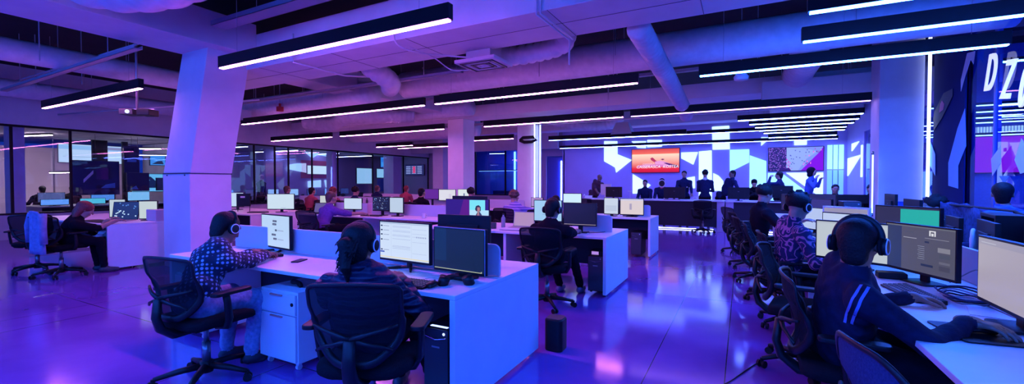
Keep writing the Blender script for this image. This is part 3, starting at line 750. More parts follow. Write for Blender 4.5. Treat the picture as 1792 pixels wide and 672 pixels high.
def flowertv():
    m = bpy.data.materials.new('flower_picture'); m.use_nodes = True; nt = m.node_tree; b = nt.nodes['Principled BSDF']
    tc = nt.nodes.new('ShaderNodeTexCoord'); v = nt.nodes.new('ShaderNodeTexVoronoi'); v.inputs['Scale'].default_value = 22
    nt.links.new(tc.outputs['Object'], v.inputs['Vector'])
    r = nt.nodes.new('ShaderNodeValToRGB'); e = r.color_ramp.elements
    e[0].position = .2; e[0].color = (.35, .25, .9, 1); e[1].position = .55; e[1].color = (.01, .005, .10, 1)
    q = e.new(.32); q.color = (.18, .03, .4, 1)
    nt.links.new(v.outputs['Distance'], r.inputs['Fac']); nt.links.new(r.outputs[0], b.inputs['Emission Color'])
    b.inputs['Emission Strength'].default_value = 1.0; b.inputs['Base Color'].default_value = (.01, .01, .01, 1)
    return m
rr = random.Random(4)
items = [(.335, 0, 1, 1, (.22, .30, .95)), ([(.335, .0), (.55, .0), (.7, .5), (.9, .8), (.6, 1), (.335, 1)], (.30, .42, 1.0)), ([(.6, 0), (.92, .75), (1, 1), (1, 0)], (.22, .0, .80))]
for k in range(46):
    u = rr.choice([rr.gauss(.39, .03), rr.gauss(.72, .05), rr.gauss(.86, .07)]); vv = {0: rr.gauss(.25, .13), 1: rr.gauss(.28, .12), 2: rr.gauss(.8, .07)}[0 if u < .5 else (1 if u < .79 else 2)]
    s_ = rr.uniform(.008, .022); u = min(max(u, .02), .96); vv = min(max(vv, .06), .92)
    a0 = rr.uniform(0, 1)
    items.append(([(u + s_ * .62 * math.cos(a0 + 2 * PI * i / 5), vv + s_ * 1.9 * math.sin(a0 + 2 * PI * i / 5)) for i in range(5)], rr.choice([(.75, .03, .6), (.45, .03, .6), (.9, .2, .75), (.12, .02, .4)])))
for k in range(16):
    u = rr.uniform(.4, .75); vv = rr.uniform(.1, .9)
    items.append(([(u + .012 * math.cos(2 * PI * i / 6), vv + .025 * math.sin(2 * PI * i / 6)) for i in range(6)], (.08, .1, .5)))
items.append(([(.2, 0), (.42, 0), (.38, .12), (.3, .10), (.24, .2)], (.03, .0, .15)))
wallscreen('television', 'wide television with blue and magenta blossom picture', (0.86, TVY), (2.61, TVY), 1.86, 2.76, flowertv(), items)
# ---- right side: glazing return, pillar with light line, glass front with decals
struct('wall_right_back', MB().use(FW).box(3.3, 3.4, 17.0, YW, 0, CEIL).box(3.3, 3.4, 10.0, 17.0, 0, 1.0).box(3.3, 3.4, 10, 17, 3.0, CEIL), None, 'right hand wall running from the feature wall', 'wall')
w = MB().box(3.33, 3.345, 10.0, 17.0, 1.0, 3.0).build('window_21', GLASSB); props(w, 'dark blue glazing beside the feature wall', 'window', None, 'structure')
MB().box(3.3, 3.36, 13.4, 13.46, 1, 3).build('window_frame', BLACKM, w)
for i, (lb, pts) in enumerate((('wedge shaped lit panel on the right hand wall', [(19.2, 2.28), (17.3, 2.3), (19.2, 1.66)]), ('narrow lit panel on the right hand wall', [(17.25, 2.6), (17.12, 2.6), (17.12, 1.6), (17.25, 1.6)]), ('small lit wedge high on the right hand wall', [(18.6, 2.75), (17.6, 2.75), (18.6, 2.5)]))):
    o = MB().prism(pts, 3.27, 3.31, lambda y, z, x: (x, y, z)).build('wall_light_panel', G_PAN); props(o, lb, 'light', 'lit angular panels of the right hand wall')
def pillar(name, label, x0, x1, y0, y1, z1, m=PAINT):
    return struct(name, MB().box(x0, x1, y0, y1, 0, z1), m, label, 'pillar', bevel=.012)
pillar('pillar.003', 'square mauve pillar in the middle of the room', -8.4, -7.8, 11.5, 12.15, 3.45)
pillar('pillar.004', 'far pillar just behind and left of the middle one', -14.1, -13.45, 18.0, 18.6, CEIL)
pillar('pillar.005', 'mauve pillar carrying the two upright light tubes', -6.3, -5.72, 12.3, 12.9, 3.45)
pillar('pillar.006', 'wide blue pillar on the right side', 2.15, 2.76, 10.0, 10.6, CEIL)
def light_tube(label, x, y, z0, z1, r=.02, m=None, g=None):
    o = thing('light_tube', label, 'light', (x, y, z0), 0, g)
    MB().cyl((0, 0, 0), (0, 0, z1 - z0), r, n=10).build('tube', m or G_ICE, o, smooth=True)
    MB().cyl((0, 0, -.03), (0, 0, .03), r * 1.6, n=10).cyl((0, 0, z1 - z0 - .03), (0, 0, z1 - z0 + .03), r * 1.6, n=10).build('end_cap', CHROME, o, smooth=True)
    return o
light_tube('left upright light tube on the mauve pillar', -5.66, 12.22, .05, 3.25, .018, m=glow('pillar_tube', (.45, .55, 1), 7), g='upright tubes on the pillar')
light_tube('right upright light tube on the mauve pillar', -5.60, 12.5, .05, 3.25, .018, m=glow('pillar_tube', 0, 0), g='upright tubes on the pillar')
props(MB().box(-5.72, -5.66, 12.28, 12.55, .0, 3.45).build('steel_channel', STEEL), 'steel channel behind the upright light tubes', 'channel')
props(MB().tube([(-6.05, 12.0, 2.72), (-5.9, 12.0, 2.66), (-5.65, 12.0, 2.66), (-5.5, 12.0, 2.72), (-5.6, 12.0, 2.80), (-5.95, 12.0, 2.80), (-6.05, 12.0, 2.72)], .05, 8).build('wall_speaker', BLACK, smooth=True), 'black oval fitting high in front of the light tubes', 'fitting')
light_tube('long upright light line at the edge of the blue pillar', 2.80, 9.93, .9, 4.1, .024, m=glow('line_tube', (.6, .7, 1), 2.0))
light_tube('thin upright pole light left of the blue pillar', 2.05, 9.9, .85, 1.95, .012, m=glow('cyan_tube', 0, 0))
# glass front on the right
NAVYW = mat('navy_panel', (.010, .022, .12), .85, spec=.15, noise=.1, nscale=2)
struct('wall_right', MB().box(2.85, 2.97, 8.72, 9.9, 0, CEIL).box(2.85, 2.97, YF, 8.72, 0, .9).box(2.85, 2.97, YF, 8.72, 3.55, CEIL), NAVYW, 'navy wall framing the big glass front', 'wall')
for i, (a, b) in enumerate(((7.95, 8.72), (6.2, 7.9), (4.4, 6.15), (2.6, 4.35), (0.8, 2.55), (-1.5, .75))):
    w = MB().box(2.885, 2.9, a, b, .9, 3.55).build('window_%d' % (30 + i), GLASSB)
    props(w, 'blue glass pane of the glass front on the right', 'window', 'panes of the right glass front', 'structure')
    MB().box(2.87, 2.93, b, b + .05, .9, 3.55).build('window_frame', mat('blue_metal', (.1, .14, .4), .4), w)
struct('wall_room_right_end', MB().box(3.4, 6.3, 13.1, 13.2, 0, CEIL), mat('blue_wall'), 'blue end wall of the room behind the glass front', 'wall')
struct('wall_room_right', MB().box(6.2, 6.3, -2, 13.1, 0, CEIL), mat('blue_wall'), 'blue wall of the room behind the glass front', 'wall')
for i, z in enumerate((2.30, 2.42, 2.56, 2.72, 2.14)):
    lamp_strip('strip_light', 'strip lamp behind the glass front, %s' % ['second lowest', 'middle one', 'fourth from the floor', 'topmost', 'lowest'][i], (3.45, 11.4 + .25 * i), (6.0, 11.4 + .25 * i), z + .25, glow('sky_tube', (.35, .6, 1.0), 8), .06, 'strip lamps behind the glass front')
wallscreen('television', 'purple and magenta screen standing in for a reflection in the glass front', (4.28, 13.0), (6.1, 13.0), 1.62, 2.42, (.22, .01, .75), ((0, 0, .5, 1, (.55, .01, .80)), ([(.5, 0), (.62, 0), (.5, 1)], (.55, .01, .80)), (0, 0, .04, 1, (.2, .1, .9))), s=1.0)  # glowing screen placed here in lieu of one mirrored by the glass
tv3 = thing('light_bar', 'glowing ticked bar above the magenta screen behind the glass', 'light', (4.9, 12.95, 2.44))
MB().box(-.6, .5, 0, .04, 0, .2).build('housing', mat('blue_metal', (.1, .14, .4), .4), tv3)
tk = MB()
for k in range(22): tk.box(-.56 + .047 * k, -.53 + .047 * k, -.012, 0, .02 + .03 * (k % 3 == 0), .17)
props(tk.build('ticks', scr((.7, .85, 1), 1.4), tv3), kind='stuff')
DEC = mat('white_film', (.75, .78, .85), .5); DECB = mat('blue_film', (.2, .6, 1.0), .5)
def decal(label, pix, m, x=2.84, cat='decal', th=.004):
    pts = [on_x(px, py, x) for px, py in pix]
    o = MB().prism([(p[1], p[2]) for p in pts], x - th, x, lambda y, z, xx: (xx, y, z)).build('glass_decal', m)
    return props(o, label, cat, 'film shapes on the right glass front')
decal('tall blue film shape low beside the upright light line', [(1624, 236), (1637, 270), (1637, 308), (1624, 282)], DECB)
decal('large slanting blue film shape on the navy wall', [(1689, 190), (1691, 255), (1677, 290), (1677, 330), (1660, 325), (1660, 285), (1676, 225)], DECB)
decal('pale curved film shape high on the glass front', [(1693, 93), (1707, 89), (1704, 112), (1699, 104), (1689, 135), (1682, 160), (1682, 140)], DEC)
decal('white diamond film shape in front of the magenta screen', [(1752, 255), (1752, 285), (1737, 308), (1735, 278)], DEC)
decal('white diamond film shape at the picture edge', [(1788, 242), (1800, 262), (1800, 300), (1786, 304), (1776, 280)], DEC)
decal('small pale triangle on the glass front', [(1749, 308), (1767, 308), (1758, 322)], mat('cyan_print'))
dl = thing('glass_decal', 'dark phone shaped picture with a pink figure on the navy wall', 'decal', (0, 0, 0), 0)
q = [on_x(px, py, 2.843) for px, py in ((1634, 208), (1636, 196), (1652, 163), (1668, 155), (1668, 168), (1650, 205), (1635, 229))]
MB().prism([(p[1], p[2]) for p in q], 2.836, 2.84, lambda y, z, xx: (xx, y, z)).build('print', POSTB, dl)
q = [on_x(px, py, 2.83) for px, py in ((1645, 182), (1648, 176), (1652, 182), (1650, 192), (1643, 198))]
MB().prism([(p[1], p[2]) for p in q], 2.832, 2.835, lambda y, z, xx: (xx, y, z)).build('pink_figure', mat('pink_print', (.7, .15, .3), .5), dl)
# lettering  D Z 0
sg = thing('sign', 'white leaning letters D Z 0 on the glass front', 'sign', (2.80, 8.02, 2.36), 0)
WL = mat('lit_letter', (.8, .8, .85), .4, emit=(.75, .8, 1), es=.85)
for ch, yy, zz, ro in (('D', 0, .27, -.10), ('Z', -.42, .10, -.16), ('0', -.80, -.06, -.1)):
    t = text_mesh('letter', ch, .66, WL, sg, (0, yy, zz), (PI / 2, 0, -PI / 2), .01, .35, off=.004)
    t.rotation_euler = (Matrix.Rotation(-PI / 2, 3, 'Z') @ Matrix.Rotation(PI / 2, 3, 'X') @ Matrix.Rotation(ro, 3, 'Z')).to_euler()
    t.scale = (.52, 1, 1)

# ================================================================= CEILING
# big leaning pillar, boxed beams
b = MB().hexa([(-8.68, 3.8, 1.58), (-7.84, 3.8, 1.58), (-7.84, 4.45, 1.58), (-8.68, 4.45, 1.58), (-8.02, 3.8, 3.52), (-7.28, 3.8, 3.52), (-7.28, 4.45, 3.52), (-8.02, 4.45, 3.52)])
b.box(-8.70, -7.86, 3.8, 4.45, 0, 1.57)
pl = struct('pillar.007', b, PAINT, 'big leaning pillar behind the near desk', 'pillar', bevel=.01)
MB().box(-8.69, -7.85, 3.795, 4.455, 1.565, 1.585).build('seam', DARKG, pl)
for x in (-8.0, -8.55): MB().cyl((x, 3.79, 1.545), (x, 3.80, 1.545), .012, n=10).build('bolt', DARKG, pl)
def beam(name, label, x0, x1, y0, y1, z0, z1=CEIL):
    o = struct(name, MB().box(x0, x1, y0, y1, z0, z1), PAINT, label, 'beam', bevel=.01)
    return o
bm = beam('beam', 'broad white beam crossing above the near desks', -9.2, 7.0, 4.42, 5.36, 3.30, 3.85)
for x in (-7.0, -5.3, -3.9, -1.9, -.4, 1.2): MB().box(x - .003, x + .003, 4.419, 5.361, 3.297, 3.30).build('seam', DARKG, bm)
MB().box(-9.2, 7, 4.86, 4.866, 3.297, 3.30).build('seam', DARKG, bm)
beam('beam.001', 'white beam running from the near left to the leaning pillar', -8.05, -7.05, YF, 4.42, 3.50, 4.0)
beam('beam.002', 'white beam crossing above the middle pillars', -16, 3.2, 11.4, 12.25, 3.45, 3.80)
beam('beam.003', 'white beam running back from the leaning pillar', -8.6, -7.9, 5.36, 11.4, 3.52, 4.0)
beam('beam.004', 'white beam crossing far back before the feature wall', -16, 3.2, 16.6, 17.3, 3.55, 4.1)
beam('beam.005', 'blue lit boxed beam by the right pillar', 0.35, 3.2, 11.0, 11.35, 3.17, 3.62)
struct('wall_bulkhead_back', MB().box(-16.2, -7.5, 18.7, 18.85, 3.0, CEIL), PAINT, 'painted bulkhead above the back corner', 'wall')
# ducts
def duct(name, label, pts, r, rib=.18, m=DUCT, n=20, amp=.025, hang=True, cat='duct', flat=1.0):
    P = [Vector(p) for p in pts]
    # resample
    out = []; rs = []
    for i in range(len(P) - 1):
        L = (P[i + 1] - P[i]).length; k = max(1, int(L / (rib / 4)))
        for j in range(k): out.append(P[i].lerp(P[i + 1], j / k))
    out.append(P[-1])
    rs = [r * (1 - amp * (1 if i % 4 == 0 else (.25 if i % 4 in (1, 3) else 0))) for i in range(len(out))]
    c = sum(P, Vector()) / len(P)
    o = thing(name, label, cat, c)
    MB().tube([p - c for p in out], rs, n, flat=flat).build('duct_body', m, o, smooth=True)
    if hang:
        d = (P[-1] - P[0]); k = max(2, int(d.length / 2.5))
        for j in range(k):
            q = P[0].lerp(P[-1], (j + .5) / k) - c
            for s_ in (-1, 1):
                dd = d.normalized().cross(Vector((0, 0, 1))) * (r + .02) * s_
                MB().cyl((q.x + dd.x, q.y + dd.y, q.z - r * .2), (q.x + dd.x, q.y + dd.y, CEIL - c.z), .006, n=5).build('hanger', STEEL, o)
    return o
def smooth_path(pts, k=8):
    P = [Vector(p) for p in pts]; out = []
    P = [2 * P[0] - P[1]] + P + [2 * P[-1] - P[-2]]
    for i in range(1, len(P) - 2):
        for j in range(k):
            t = j / k; a, b_, c, d = P[i - 1], P[i], P[i + 1], P[i + 2]
            out.append(.5 * ((2 * b_) + (c - a) * t + (2 * a - 5 * b_ + 4 * c - d) * t * t + (3 * b_ - a - 3 * c + d) * t ** 3))
    out.append(P[-2]); return out
duct('air_duct', 'long wrapped main duct crossing the middle of the ceiling', [(-6.9, 7.8, 3.66), (3.0, 7.8, 3.66)], .29, rib=1.2, amp=.015)
duct('air_duct', 'wrapped duct continuing left of the flexible bend', [(-13.0, 7.5, 3.50), (-7.6, 7.5, 3.50)], .27, rib=1.4, amp=.02)
duct('air_duct', 'wrapped duct running along the left side of the ceiling', [(-10.5, YF, 3.57), (-10.5, 5.4, 3.57)], .19, rib=1.6, amp=.015)
duct('air_duct', 'thin wrapped duct near the left glazing', [(-14.6, YF, 3.55), (-14.6, 9.0, 3.55)], .2, rib=1.5, amp=.015)
duct('air_duct', 'wrapped duct behind the middle pillars', [(-13.0, 10.75, 3.62), (-7.0, 10.75, 3.62)], .24, rib=1.3, amp=.02)
duct('air_duct', 'far wrapped duct before the corner glazing', [(-15.0, 13.6, 3.5), (-8.8, 13.9, 3.5)], .34, rib=1.3, amp=.02)
duct('flexible_duct', 'straight ribbed flexible duct slanting back over the aisle', [(-1.16, 5.52, 3.34), (-1.14, 8.0, 3.18), (-1.2, 11.0, 3.10), (-1.2, 11.2, 3.0)], .15, rib=.12, amp=.15, hang=False)
duct('flexible_duct', 'big ribbed flexible duct bending at the top left', smooth_path([(-6.7, 1.3, 4.1), (-6.7, 1.7, 3.78), (-6.35, 2.25, 3.62), (-5.75, 2.6, 3.66), (-5.4, 2.95, 3.95)], 10), .26, rib=.15, amp=.09, hang=False)
duct('flexible_duct', 'flexible bend hanging below the broad beam', smooth_path([(-6.3, 5.66, 3.9), (-5.95, 5.72, 3.55), (-5.9, 6.2, 3.36), (-6.3, 6.7, 3.38), (-6.9, 7.3, 3.5)], 8), .19, rib=.13, amp=.13, hang=False)
duct('flexible_duct', 'short flexible elbow right of the square air vent', smooth_path([(-3.6, 5.9, 3.42), (-3.1, 6.1, 3.40), (-2.4, 6.1, 3.46), (-2.25, 5.85, 3.6), (-2.4, 5.6, 3.85)], 8), .15, rib=.12, amp=.15, hang=False)
duct('flexible_duct', 'flexible duct curling above the corner offices', smooth_path([(-12.0, 9.0, 3.3), (-11.2, 9.3, 3.2), (-10.2, 9.0, 3.3), (-9.4, 9.4, 3.35), (-8.7, 10.2, 3.4)], 8), .2, rib=.13, amp=.13, hang=False)
duct('flexible_duct', 'flexible duct drooping before the feature wall', smooth_path([(-6.4, 14.8, 3.75), (-5.2, 15.2, 3.52), (-4.4, 15.5, 3.5), (-3.8, 15.4, 3.75)], 8), .19, rib=.13, amp=.13, hang=False)
duct('air_duct', 'wrapped duct above the front right corner of the desks', [(1.0, 9.0, 3.7), (1.0, 16.0, 3.7)], .28, rib=1.2, amp=.02)
# rectangular vent
v = thing('air_vent', 'square louvred air vent below the broad beam', 'vent', (-3.33, 5.42 + .02, 3.12))
MB().box(-.33, .33, -.27, .27, 0, .05).build('frame', PAINT, v, bevel=.006)
for k in range(4):
    a = .27 - .06 * k; c = .22 - .05 * k
    MB().box(-a, a, -c, -c + .02, -.014, .001).box(-a, a, c - .02, c, -.014, .001).box(-a, -a + .02, -c, c, -.014, .001).box(a - .02, a, -c, c, -.014, .001).build('louvre', DARKG if k % 2 == 0 else PAINT, v)
MB().box(-.2, .2, -.16, .16, .05, .3).build('neck', STEEL, v)
v = thing('air_vent', 'white ceiling cassette above the left glazing', 'vent', (-12.4, 6.6, 3.05))
MB().box(-.9, .9, -.45, .45, 0, .28).build('casing', PAINT, v, bevel=.01)
MB().box(-.7, .7, -.3, -.22, -.01, .001).box(-.7, .7, .22, .3, -.01, .001).build('slot', DARKG, v)
v = thing('air_vent', 'square air vent over the back counter', 'vent', (-3.6, 14.9, 3.05))
MB().hexa([(-.35, -.3, 0), (.35, -.3, 0), (.35, .3, 0), (-.35, .3, 0), (-.2, -.18, .4), (.2, -.18, .4), (.2, .18, .4), (-.2, .18, .4)]).build('casing', PAINT, v)
MB().box(-.28, .28, -.24, .24, -.01, .0).build('slot', DARKG, v)
# cable trays and rods
def tray(label, a, b, w=.12, h=.05, m=STEEL):
    a = Vector(a); b = Vector(b); c = (a + b) / 2; d = (b - a); L = d.length / 2
    o = thing('cable_tray', label, 'cable tray', c, math.atan2(d.y, d.x))
    MB().box(-L, L, -w / 2, w / 2, 0, .006).box(-L, L, -w / 2, -w / 2 + .006, 0, h).box(-L, L, w / 2 - .006, w / 2, 0, h).build('channel', m, o)
    k = max(2, int(2 * L / 1.6))
    hm = MB()
    for j in range(k):
        x = -L + (j + .5) * 2 * L / k
        MB().cyl((x, 0, .0), (x, 0, CEIL - c.z), .006, n=6).build('rod', STEEL, o)
    return o
GREYT = mat('grey_tray', (.35, .35, .4), .5)
tray('grey tray slanting under the left beam', (-13.6, 3.15, 3.32), (-7.6, 3.05, 3.32), .10, m=GREYT)
tray('grey tray along the left of the middle duct', (-11.2, 6.45, 3.36), (-4.4, 6.45, 3.36), .10, m=GREYT)
tray('broad grey tray above the near light fitting', (-6.9, 3.75, 3.72), (0.5, 3.75, 3.72), .22, .07, m=GREYT)
tray('grey tray across the dark ceiling in front of the back beam', (-8, 9.3, 3.62), (3, 9.3, 3.62), .14, m=GREYT)
tray('second grey tray across the dark ceiling', (-15, 9.0, 3.8), (-9, 9.0, 3.8), .14, m=GREYT)
tray('grey tray over the far seats', (-14, 12.8, 3.4), (-7, 12.8, 3.4), .14, m=GREYT)
def pipe(label, pts, r=.018, m=PAINT):
    c = Vector(pts[0]); o = MB().tube([Vector(p) - c for p in pts], r, 8).build('conduit_pipe', m, smooth=True); o.location = c
    return props(o, label, 'pipe')
pipe('double conduit folded round the broad beam, left run', [(-2.02, 4.40, 3.7), (-2.02, 4.40, 3.27), (-2.0, 5.38, 3.27), (-2.0, 5.38, 2.95)], .012)
pipe('double conduit folded round the broad beam, right run', [(-1.97, 4.40, 3.7), (-1.97, 4.40, 3.27), (-1.95, 5.38, 3.27)], .012)
pipe('white conduit crossing the beam soffit left of the vent', [(-6.1, 4.39, 3.7), (-6.1, 4.39, 3.27), (-6.1, 5.36, 3.27), (-6.0, 5.9, 3.35)], .016)
pipe('drooping white cable from the near light to the vent', smooth_path([(-4.0, 4.3, 3.4), (-3.98, 4.35, 3.22), (-3.9, 4.6, 3.17), (-3.7, 5.0, 3.2), (-3.4, 5.3, 3.2)], 6), .012)
pipe('second drooping cable below the vent', smooth_path([(-4.0, 4.6, 3.26), (-3.9, 5.0, 3.2), (-3.8, 5.3, 3.08), (-3.6, 5.5, 3.1)], 6), .008)
pipe('thin pipe under the left ducts', [(-15.8, 4.6, 3.2), (-9.2, 5.8, 3.2)], .02)
pipe('thin sprinkler pipe across the dark left ceiling', [(-15.8, 3.6, 3.75), (-8.1, 3.6, 3.75)], .018)
pipe('thin red brown pipe along the back of the ceiling', [(-7, 13.0, 3.3), (3, 13.0, 3.3)], .02)
rd = [( -12.1, 2.7), (-12.4, 3.3), (-9.6, 2.6), (-11.2, 3.6), (-3.2, 7.1), (-2.7, 9.8), (-2.2, 8.6), (.2, 8.3), (-4.8, 8.7), (-7.2, 8.8)]
for i, (x, y) in enumerate(rd):
    props(MB().cyl((x, y, 3.3), (x, y, CEIL), .008, n=6).build('threaded_rod', STEEL), 'thin steel rod hanging from the dark ceiling', 'rod', 'threaded rods hanging from the ceiling')
# magenta round speaker, bulb-like lamp
o = thing('ceiling_speaker', 'round magenta disc on the dark ceiling', 'speaker', (.18, 4.95, 3.82 + .5))
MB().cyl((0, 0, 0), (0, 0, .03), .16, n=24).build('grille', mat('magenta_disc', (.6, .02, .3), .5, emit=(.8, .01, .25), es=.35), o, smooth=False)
p = on_z(1297, 140, 3.05)
o = thing('ceiling_speaker', 'small pale bell shaped fitting under the dark ceiling', 'speaker', (p[0], p[1], 3.05))
MB().tube([(0, 0, 0), (0, 0, .05), (0, 0, .12), (0, 0, .2)], [.1, .11, .06, .05], 16).build('bell', PAINT, o, smooth=True)
MB().cyl((0, 0, .2), (0, 0, CEIL - 3.05), .008, n=6).build('rod', STEEL, o)
# sprinkler with red valve
p = on_z(490, 195, 3.25)
o = thing('sprinkler_valve', 'small red sprinkler valve above the second light row', 'valve', (p[0], p[1], 3.25))
MB().box(-.06, .06, -.06, .06, 0, .12).cyl((0, 0, .12), (0, 0, .2), .03).build('body', mat('red_paint', (.6, .04, .05), .5), o)
MB().cyl((0, 0, .2), (0, 0, CEIL - 3.25), .01, n=6).build('rod', STEEL, o)
# projector hanging on pole
p = on_y(240, 198, 3.85)
o = thing('projector', 'small projector on a ceiling pole beside the leaning pillar', 'projector', (p[0], p[1], p[2] - .04), .5)
MB().box(-.22, .02, -.13, .13, 0, .1).build('casing', DARKG, o, bevel=.01); MB().box(.08, .3, -.12, .12, -.01, .1).build('second_casing', BLACK, o, bevel=.01)
MB().cyl((-.06, -.132, .05), (-.06, -.15, .05), .035, n=14).build('lens', scr((.6, .65, 1), 1.5), o); MB().box(-.22, .32, -.02, .02, .1, .115).build('bracket', STEEL, o)
MB().cyl((0, 0, .115), (0, 0, CEIL - p[2] + .04), .018, n=8).build('pole', STEEL, o, smooth=True)

# ---- linear lights
def linear(label, a, b, m, group, z=2.95, w=.055, hh=.15, cables=True, ww=None):
    a = Vector((a[0], a[1], 0)); b = Vector((b[0], b[1], 0)); c = (a + b) / 2; L = (b - a).length / 2
    o = thing('linear_light', label, 'light', (c.x, c.y, z), math.atan2(b.y - a.y, b.x - a.x), group)
    W = ww or w + .02
    MB().box(-L, L, -W / 2, W / 2, .0, hh).build('housing', BLACKM, o, bevel=.003)
    MB().box(-L + .02, L - .02, -w / 2, w / 2, -.012, -.001).build('diffuser', m, o)
    if cables:
        for s_ in (-.8, .8):
            MB().cyl((s_ * L, 0, hh), (s_ * L, 0, CEIL - z), .003, n=5).build('suspension_cable', STEEL, o)
    return o
gp = 'pink linear lights'; gb = 'blue white linear lights'
linear('large pink linear light nearest above the front desk', (-6.18, 3.38), (-2.43, 3.38), G_PINK, gp)
linear('pink linear light alone over the far left desk', (-12.7, 3.48), (-8.6, 3.48), G_ROSE, gp)
linear('second row pink linear light, left of the joint', (-11.6, 6.86), (-5.55, 6.84), G_ROSE, gp)
linear('second row pink linear light, right of the joint', (-5.3, 6.84), (-1.42, 6.84), G_ROSE, gp)
linear('third row pink linear light nearest the glazing', (-15.3, 10.1), (-12.1, 10.1), G_ROSE, gp)
linear('third row pink linear light left of the middle pillar', (-11.7, 10.1), (-7.5, 10.1), G_ROSE, gp)
linear('third row pink linear light over the aisle desks', (-6.24, 10.2), (-2.45, 10.2), G_ROSE, gp)
linear('third row long linear light fading from pink to blue', (-2.3, 10.2), (2.1, 10.3), glow('violet_tube', (.55, .25, .95), 10), gp)
linear('short pink linear light deep by the corner offices', (-13.9, 13.9), (-11.9, 13.9), G_ROSE, gp)
linear('lower short pink linear light deep by the corner', (-13.6, 14.9), (-10.2, 14.9), G_ROSE, gp)
linear('pink linear light behind the middle pillar', (-9.4, 13.4), (-7.0, 13.4), G_ROSE, gp, cables=False)
linear('white linear light over the left of the back counter', (-6.2, 14.6), (-1.57, 14.7), G_ICE, gb)
linear('long thin linear light crossing before the feature wall', (-7.2, 18.2), (2.9, 18.6), G_ICE, gb, hh=.11, w=.035)
linear('long thin linear light just above the counter row', (-5.6, 16.2), (2.6, 16.2), G_ICE, gb, z=3.1, hh=.11, w=.035)
linear('near blue linear light ending at the blue pillar', (-.57, 6.82), (2.6, 6.86), G_BLUE, gb)
linear('blue linear light crossing the upper right corner', (.55, 5.7), (4.3, 5.74), G_BLUE, gb)
linear('topmost blue linear light at the right', (.5, 4.75), (4.2, 4.8), G_BLUE, gb)
for i, (y, x0, x1) in enumerate(((12.15, -.13, 2.35), (13.1, .13, 2.45), (13.9, .28, 2.5), (14.8, .4, 2.5), (15.6, .55, 2.6), (17.2, .75, 2.65))):
    linear('linear light of the close set over the right of the counter, %s in line' % ['first', 'second', 'third', 'fourth', 'fifth', 'last'][i], (x0, y), (x1, y), G_ICE, 'close set linear lights by the feature wall', ww=.14, w=.11, hh=.12)
# rows behind the photographer
for i, (x0, x1, y) in enumerate(((-6.2, -2.4, -.1), (-1.9, 2.2, -.1), (-6.2, -2.4, -3.2), (-1.9, 2.2, -3.2), (-12.5, -8.6, -.1))):
    linear('blue linear light of the rows behind the front desk', (x0, y), (x1, y), G_BLUE, 'linear lights behind the camera side', z=2.95)
